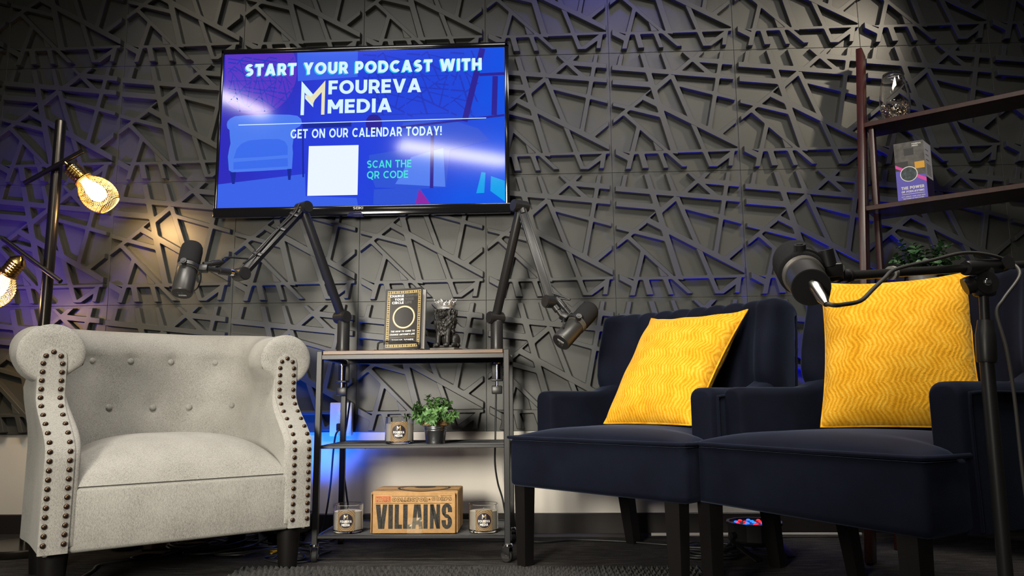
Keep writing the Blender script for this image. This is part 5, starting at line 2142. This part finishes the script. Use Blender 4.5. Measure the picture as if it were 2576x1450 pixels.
def lamp_bulb(bar0, bar1, s, d, kid):
    O = V((-1.567, -0.27, 0.0))
    b = MB()
    p0, p1 = V(bar0) - O, V(bar1) - O
    b.cyl(p0, p1, 0.0088, 18)
    q = p0 + (p1 - p0) * ((-p0.x) / (p1.x - p0.x))
    b.cyl(q, (0, 0, q.z), 0.006, 12)
    cbar = b.build('cross_bar', LAMPMETAL, fl_, 35)
    M = frame_z(V(s) - O, d)
    b = MB()
    prof = [(0.0, -0.012), (0.006, -0.012), (0.006, 0.0), (0.013, 0.002), (0.024, 0.014)]
    for k in range(5):
        z = 0.016 + 0.0105 * k
        prof += [(0.0265, z), (0.0298, z + 0.0035), (0.0298, z + 0.006), (0.0265, z + 0.0095)]
    prof += [(0.027, 0.070), (0.0355, 0.0735), (0.0365, 0.0755), (0.0355, 0.0775), (0.028, 0.079), (0.020, 0.079), (0.0, 0.078)]
    b.lathe(prof, 32, M, False)
    so = b.build('socket', BRASS, fl_, 35)
    # wire mesh shade
    P = [(0.0300, 0.078), (0.0360, 0.090), (0.0510, 0.112), (0.0590, 0.137), (0.0602, 0.158), (0.0560, 0.180), (0.0465, 0.199), (0.0420, 0.206)]
    C_ = catmull([(r, 0, z) for r, z in P], 4)
    b = MB()
    nw = 50
    for sgn in (-1, 1):
        for w in range(nw):
            pts = []
            for k, c in enumerate(C_):
                a = 2 * PI * w / nw + sgn * k / (len(C_) - 1) * 1.15
                pts.append(M @ V((c.x * math.cos(a), c.x * math.sin(a), c.z)))
            b.tube(pts, 0.0007, 4, False)
    for r, z in (P[0], P[-1]):
        b.tube([M @ V((r * math.cos(2 * PI * i / 32), r * math.sin(2 * PI * i / 32), z)) for i in range(32)], 0.0018, 6, closed=True)
    b.build('mesh_shade', GOLDWIRE, fl_, 60)
    b = MB()
    b.lathe([(0.0, 0.080), (0.014, 0.080), (0.016, 0.090), (0.026, 0.115), (0.0300, 0.140), (0.0285, 0.156), (0.020, 0.170), (0.0, 0.176)], 28, M, False)
    b.build('light_bulb', mat('lit_filament_bulb', (1.0, 0.9, 0.7), 0.3, emit=(1.0, 0.80, 0.50), estr=8.0), fl_, 60)
    ld_ = bpy.data.lights.new('bulb_glow', 'POINT')
    ld_.energy = 6.5
    ld_.color = (1.0, 0.62, 0.26)
    ld_.shadow_soft_size = 0.03
    lo = bpy.data.objects.new('bulb_glow', ld_)
    link(lo, fl_)
    lo.location = M @ V((0, 0, 0.165))
    ls_ = bpy.data.lights.new('bulb_end_glow', 'SPOT')
    ls_.energy = 9.0 if kid == 0 else 4.0
    ls_.color = (1.0, 0.60, 0.24)
    ls_.spot_size = math.radians(95)
    ls_.spot_blend = 1.0
    ls_.shadow_soft_size = 0.02
    lq = bpy.data.objects.new('bulb_end_glow', ls_)
    link(lq, fl_)
    lq.matrix_local = Matrix.Translation(M @ V((0, 0, 0.20))) @ V((0.27, 0.80, -0.38) if kid == 0 else (0.25, 0.80, -0.50)).to_track_quat('-Z', 'Y').to_matrix().to_4x4()


lamp_bulb((-1.6648, -0.298, 1.2976), (-1.4535, -0.298, 1.4177), (-1.5090, -0.300, 1.3640), (0.68, 0.24, -0.69), 0)
lamp_bulb((-1.7257, -0.298, 1.0921), (-1.5000, -0.298, 0.9315), (-1.6500, -0.300, 1.0230), (-0.64, 0.10, -0.76), 1)

# ------------------------------------------------------------------ stage lights on the floor
LEDR = mat('red_led', (0.2, 0.0, 0.0), 0.3, emit=(1.0, 0.02, 0.02), estr=1.6)
LEDB = mat('blue_led', (0.0, 0.0, 0.2), 0.3, emit=(0.01, 0.12, 1.0), estr=3.0)


def par_light(loc, rz, label):
    t = thing('stage_light', label, 'stage light', loc, rz, 'floor stage lights')
    b = MB()
    b.lathe([(0.0, 0.034), (0.060, 0.034), (0.080, 0.046), (0.084, 0.052), (0.084, 0.098), (0.089, 0.098), (0.089, 0.106), (0.080, 0.106), (0.078, 0.100), (0.0, 0.099)], 12, None, False)
    b.build('can', BLACKSAT, t, 20)
    b = MB()
    b.cyl((0, 0, 0), (0, 0, 0.003), 0.0075, 14)
    first = {}
    b.b.free()
    k = 0
    for ring, n in ((0.0, 1), (0.028, 6), (0.056, 11)):
        for i in range(n):
            col = 'red' if (i + (1 if ring > 0.05 else 0)) % 2 == 0 and ring > 0 else 'blue'
            Mx = Matrix.Translation((ring * math.cos(2 * PI * i / n), ring * math.sin(2 * PI * i / n), 0.1000))
            if col not in first:
                q = MB()
                q.lathe([(0.0066, 0.0), (0.0066, 0.002), (0.0048, 0.004), (0.0, 0.005)], 14)
                first[col] = q.build('led', LEDR if col == 'red' else LEDB, t, 60)
                first[col]['label'] = col + ' lens'
                first[col].matrix_local = Mx
            else:
                dup_child(first[col], t, Mx)
    for s in (-1, 1):
        b = MB()
        y = 0.0
        b.bar((s * 0.0885, 0, 0.070), (s * 0.0885, 0, 0.045), 0.030, 0.004, 0.001, up=(0, 1, 0))
        b.cyl((s * 0.084, 0, 0.068), (s * 0.100, 0, 0.068), 0.011, 14)
        b.bar((s * 0.0885, 0, 0.047), (s * 0.070, -0.085, 0.003), 0.030, 0.004, 0.001, up=(0, 0, 1))
        b.build('bracket', BLACK, t, 30)
        b = MB()
        b.bar((s * 0.0885, 0, 0.047), (s * 0.075, 0.085, 0.003), 0.030, 0.004, 0.001, up=(0, 0, 1))
        b.build('bracket', BLACK, t, 30)
    return t


par_light((0.888, -0.345, 0.0), 0.5, 'round black stage light with red and blue lenses under the right navy chair')
par_light((-0.700, -0.135, 0.0), 0.2, 'round black stage light shining blue up the wall behind the grey armchair')
spot('added_blue_uplight', (1.10, -0.22, 0.112), (0.92, -0.10, 1.6), 85, (0.01, 0.012, 1.0), 104, 0.9, 0.05)  # added blue uplight, away from the can and without fixture, colours bar undersides
spot('stage_beam_middle', (-0.640, -0.135, 0.112), (-0.60, -0.04, 0.9), 42, (0.01, 0.11, 1.0), 110, 0.9, 0.06)

# ------------------------------------------------------------------ microphone stand, near right
ms = thing('microphone_stand', 'black boom microphone stand in front of the right navy chair', 'microphone stand', (1.0510, -1.42, 0.0))
b = MB()
b.tube([(0.0, 0, 0.10), (0.006, 0, 0.58)], [0.0125, 0.0125], 20)
b.tube([(0.006, 0, 0.565), (0.0135, 0, 0.70)], [0.0085, 0.0085], 18)
b.build('pole', BLACK, ms, 35)
b = MB()
b.tube([(0.0055, 0, 0.560), (0.0060, 0, 0.566), (0.0085, 0, 0.612), (0.0090, 0, 0.618), (0.0110, 0, 0.640)], [0.0165, 0.0178, 0.0178, 0.0165, 0.0135], 20)
b.build('grip', BLACKSAT, ms, 35)
b = MB()
b.tube([(0, 0, 0.085), (0, 0, 0.13)], [0.022, 0.018], 20)
b.build('leg_hub', BLACKSAT, ms, 35)
for k in range(3):
    a = math.radians(20 + 120 * k)
    b = MB()
    b.tube([(0.015 * math.cos(a), 0.015 * math.sin(a), 0.105), (0.30 * math.cos(a), 0.30 * math.sin(a), 0.010)], 0.009, 12)
    lg = b.build('leg', BLACK, ms, 35)
    b = MB()
    b.ell((0.305 * math.cos(a), 0.305 * math.sin(a), 0.0115), (0.014, 0.014, 0.0115), None, 12, 8)
    b.build('rubber_foot', RUBBER, lg, 60)
b = MB()
O = V((1.0510, -1.42, 0.0))
p0, p1 = V((0.693, -1.65, 0.6923)) - O, V((1.34, -1.243, 0.782)) - O
b.tube([p0, p1], [0.0079, 0.0079], 18)
boom = b.build('boom_tube', mat('dark_steel_tube', (0.075, 0.072, 0.068), 0.3, 0.7), ms, 35)
d = (p1 - p0).normalized()
b = MB()
b.tube([p0 + d * 0.015, p0 + d * 0.035, p0 + d * 0.036, p0 + d * 0.042], [0.0100, 0.0100, 0.0118, 0.0118], 16)
b.build('end_sleeve', BLACKSAT, boom, 35)
hc = V((1.0658, -1.42, 0.7438)) - O
b = MB()
b.tube([hc - d * 0.058, hc - d * 0.055, hc + d * 0.055, hc + d * 0.058], [0.0125, 0.0145, 0.0145, 0.0125], 24)
b.box((hc.x - 0.0185, -0.012, 0.686), (hc.x + 0.0185, 0.012, 0.742), 0.006, 2)
b.cyl((hc.x, -0.014, 0.711), (hc.x, 0.020, 0.711), 0.0215, 28)
b.cyl((hc.x - 0.018, 0.0, 0.712), (hc.x - 0.034, 0.004, 0.706), 0.017, 14)
b.build('boom_clutch', BLACKSAT, ms, 35)
b = MB()
b.ell((hc.x, -0.0145, 0.712), (0.0075, 0.0035, 0.0075), None, 16, 8)
b.build('clutch_bolt', CHROME, ms, 60)
b = MB()
b.cyl(hc + d * 0.066 + V((0, 0.004, 0)), hc + d * 0.066 + V((0.004, -0.022, 0.003)), 0.0135, 16)
b.tube([hc + d * 0.050, hc + d * 0.083], [0.0115, 0.0115], 16)
b.build('boom_knob', BLACKSAT, ms, 35)
for q in (0.36, 0.02):
    b = MB()
    c = p0 + d * (0.16 if q > 0.3 else 0.52)
    b.tube([c - d * 0.004, c + d * 0.004], [0.0125, 0.0125], 14)
    b.build('cable_tie', mat('pale_cable_tie', (0.30, 0.29, 0.27), 0.4), ms, 35)

nm, nM = microphone((0.6230, -1.7450, 0.6613), (0.17, 0.90, 0.41), 'large black microphone on the boom stand in front of the right navy chair', (0.97, -0.20, 0.05), 1, False, 1.0, 0.026, 0.0372, 0.0292)
b = MB()
tip = (nM @ V((0.058, 0, 0.094))) + V(nm.location) - O
b.tube([tip, p0 + d * 0.018], [0.0085, 0.0085], 14)
b.build('coupling', BLACKSAT, ms, 35)
b = MB()
kn = nM @ V((0.048, 0.0, 0.094))
b.cyl(kn + V((-0.006, -0.004, 0.004)), kn + V((-0.012, -0.008, 0.030)), 0.0115, 18)
b.build('yoke_knob', BLACKSAT, nm, 35)
xc = nM @ V((0.004, -0.004, 0.0))
xd = V((-0.02, -0.80, -0.60)).normalized()
b = MB()
b.tube([xc, xc + xd * 0.016, xc + xd * 0.018, xc + xd * 0.044, xc + xd * 0.060], [0.0095, 0.0095, 0.0088, 0.0082, 0.0042], 18)
b.build('cable_plug', mat('grey_metal_plug', (0.34, 0.33, 0.31), 0.3, 1.0), nm, 35)
b = MB()
xe = V(nm.location) + xc + xd * 0.058
pts = [xe, xe + V((0.010, -0.006, -0.003)), (0.6584, -1.772, 0.6315), (0.7014, -1.73, 0.6421), (0.743, -1.68, 0.6667), (0.7802, -1.64, 0.6900), (0.8193, -1.598, 0.7120), (0.9123, -1.53, 0.7380), (1.0079, -1.46, 0.7640), (1.069, -1.43, 0.7670), (1.1316, -1.395, 0.7590), (1.1361, -1.42, 0.7287), (1.0886, -1.44, 0.6788), (1.0720, -1.442, 0.6503), (1.0800, -1.447, 0.5821), (1.0860, -1.445, 0.4942), (1.0880, -1.445, 0.30), (1.10, -1.46, 0.08), (1.16, -1.50, 0.006), (1.40, -1.60, 0.005)]
b.tube(catmull(pts, 7), 0.0033, 8)
tag(b.build('microphone_cable', GREYCABLE, None, 60), 'thin grey microphone cable looping along the boom stand', 'cable')

# ------------------------------------------------------------------ cables on the floor
def cable(pts, r, label, group=None, m=None, n=8):
    b = MB()
    b.tube(catmull(pts, n), r, 7)
    return tag(b.build('cable', m or CABLE, None, 70), label, 'cable', group)


def wander(x, y, n, step, seed, z=0.005, ang=0.0, turn=0.9, box=None):
    random.seed(seed)
    P = []
    a = ang
    for i in range(n):
        P.append((x, y, z + random.uniform(0, 0.006)))
        a += random.uniform(-turn, turn)
        x2, y2 = x + step * math.cos(a), y + step * math.sin(a)
        if box and not (box[0] < x2 < box[1] and box[2] < y2 < box[3]):
            a += PI * 0.6
            x2, y2 = x + step * math.cos(a), y + step * math.sin(a)
            x2, y2 = min(max(x2, box[0]), box[1]), min(max(y2, box[2]), box[3])
        x, y = x2, y2
    return P


BOXA = (-1.10, -0.53, -0.46, -0.05)
for k in range(9):
    random.seed(40 + k)
    cable(wander(random.uniform(-1.0, -0.62), random.uniform(-0.4, -0.08), 16, 0.085, 70 + k, 0.004 + 0.003 * k, random.uniform(0, 6), 0.9, BOXA), 0.0032,
          'one of the thin black cables tangled on the carpet behind the grey armchair', 'tangled black cables')
loop = [(-0.60 + 0.085 * math.cos(a), -0.40 + 0.075 * math.sin(a), 0.005 + 0.003 * math.sin(2 * a)) for a in [2 * PI * i / 14 - 0.5 for i in range(15)]]
cable(loop + [(-0.52, -0.36, 0.006), (-0.50, -0.30, 0.006)], 0.0034, 'black cable lying in a loop beside the front left caster of the cart')
cable([(-1.02, -1.15, 0.005), (-1.07, -0.92, 0.005), (-1.10, -0.76, 0.005), (-1.135, -0.60, 0.004), (-1.165, -0.50, 0.004), (-1.10, -0.40, 0.005), (-1.02, -0.33, 0.006), (-0.90, -0.27, 0.006), (-0.78, -0.22, 0.006)], 0.0045, 'dark flat cable crossing the carpet under the grey armchair', m=mat('dusty_cable', (0.05, 0.045, 0.045), 0.5))
b = MB()
b.lathe([(0.0, 0.0), (0.046, 0.0), (0.050, 0.004), (0.050, 0.012), (0.044, 0.018), (0.0, 0.019)], 32, None, False)
o = tag(b.build('foot_switch', RUBBER, None, 35), 'round black foot switch on the carpet under the grey armchair', 'switch')
o.location = (-1.235, -0.225, 0.0)
b = MB()
b.box((-0.038, -0.018, 0.0), (0.038, 0.018, 0.022), 0.003, 2)
b.box((-0.030, -0.0182, 0.004), (0.030, -0.0178, 0.018))
o = tag(b.build('power_adapter', mat('pale_pink_label', (0.33, 0.15, 0.12), 0.5), None, 35), 'small pinkish power adapter among the cables under the grey armchair', 'adapter')
o.location = (-1.115, -0.205, 0.0)
o.rotation_euler = (0, 0, 0.3)
b = MB()
b.tube([(0, 0, 0), (0.020, 0, 0), (0.021, 0, 0), (0.034, 0, 0)], [0.0065, 0.0065, 0.004, 0.004], 12)
o = tag(b.build('yellow_connector', mat('yellow_plastic', (0.60, 0.36, 0.02), 0.4), None, 35), 'small yellow cable connector on the carpet by the armchair leg', 'connector')
o.location = (-0.690, -0.330, 0.008)
o.rotation_euler = (0, 0, 1.2)
cable([(-0.498, -0.10, 0.50), (-0.510, -0.09, 0.42), (-0.525, -0.07, 0.34), (-0.525, -0.06, 0.24), (-0.51, -0.07, 0.16), (-0.50, -0.08, 0.08), (-0.54, -0.10, 0.012), (-0.62, -0.12, 0.006)], 0.0036, 'black cable hanging behind the left posts of the cart')
cable([(0.047, -0.100, 0.617), (0.043, -0.098, 0.56), (0.0420, -0.096, 0.50), (0.0400, -0.096, 0.42), (0.0385, -0.096, 0.35), (0.0370, -0.090, 0.27), (0.046, -0.075, 0.20), (0.062, -0.070, 0.145), (0.078, -0.07, 0.06), (0.10, -0.08, 0.010), (0.19, -0.14, 0.005), (0.32, -0.098, 0.005), (0.48, -0.125, 0.005), (0.63, -0.19, 0.005), (0.75, -0.20, 0.005)], 0.0034, 'black cable hanging at the right of the cart and running along the floor')
coil = []
for i in range(70):
    a = i * 2 * PI / 14
    r = 1.0 + 0.12 * math.sin(i * 1.7)
    coil.append((0.735 + 0.085 * r * math.cos(a), -0.385 + 0.062 * r * math.sin(a), 0.005 + 0.0009 * i * 0.6))
cable(coil, 0.0036, 'coil of black cable on the carpet under the navy chairs', n=3)
b = MB()
b.cyl((0.60, -0.030, 0.012), (1.35, -0.030, 0.012), 0.006, 12)
tag(b.build('cable_conduit', mat('grey_conduit', (0.38, 0.36, 0.33), 0.4), None, 35), 'thin pale conduit lying along the baseboard behind the navy chairs', 'conduit')

# ------------------------------------------------------------------ shag rug
random.seed(2)
b = MB()
rows = []
nx, ny = 420, 60
for j in range(ny + 1):
    y = -0.555 - 0.60 * j / ny
    r = []
    for i in range(nx + 1):
        x = -0.70 + 1.42 * i / nx
        edge = min(1.0, (i + 0.3) / 4, (nx - i + 0.3) / 4, (j + 0.3) / 2.0)
        row_ = y * 2 * PI / 0.050 + 0.6 * math.sin(x * 9)
        ph = x * 2 * PI / 0.017 + 1.6 * math.sin(x * 23) + (PI if math.sin(row_) > 0 else 0.0)
        h = 0.0035 + 0.0125 * max(0.0, math.sin(ph)) ** 0.7 * (0.45 + 0.55 * abs(math.sin(row_ / 2))) + random.uniform(0, 0.0025)
        r.append((x + random.uniform(-0.0015, 0.0015), y + 0.006 * math.sin(x * 70) + random.uniform(-0.002, 0.002), max(0.0012, h * edge ** 0.5)))
    rows.append(r)
b.grid(rows)
rg = N('grey_shag_pile')
rg.p.inputs['Roughness'].default_value = 0.95
rg.p.inputs['Sheen Weight'].default_value = 0.08
rg.l(rg.ramp(rg.noise(130, 4, 0.7), [(0.3, (0.006, 0.0057, 0.0054)), (0.7, (0.034, 0.032, 0.030))]), rg.p.inputs['Base Color'])
rg.bump(rg.noise(500, 3, 0.7), 0.8, 0.004)
tag(b.build('shag_rug', rg.m, None, 80, fix=False), 'grey ridged shag rug along the bottom edge of the room', 'rug')
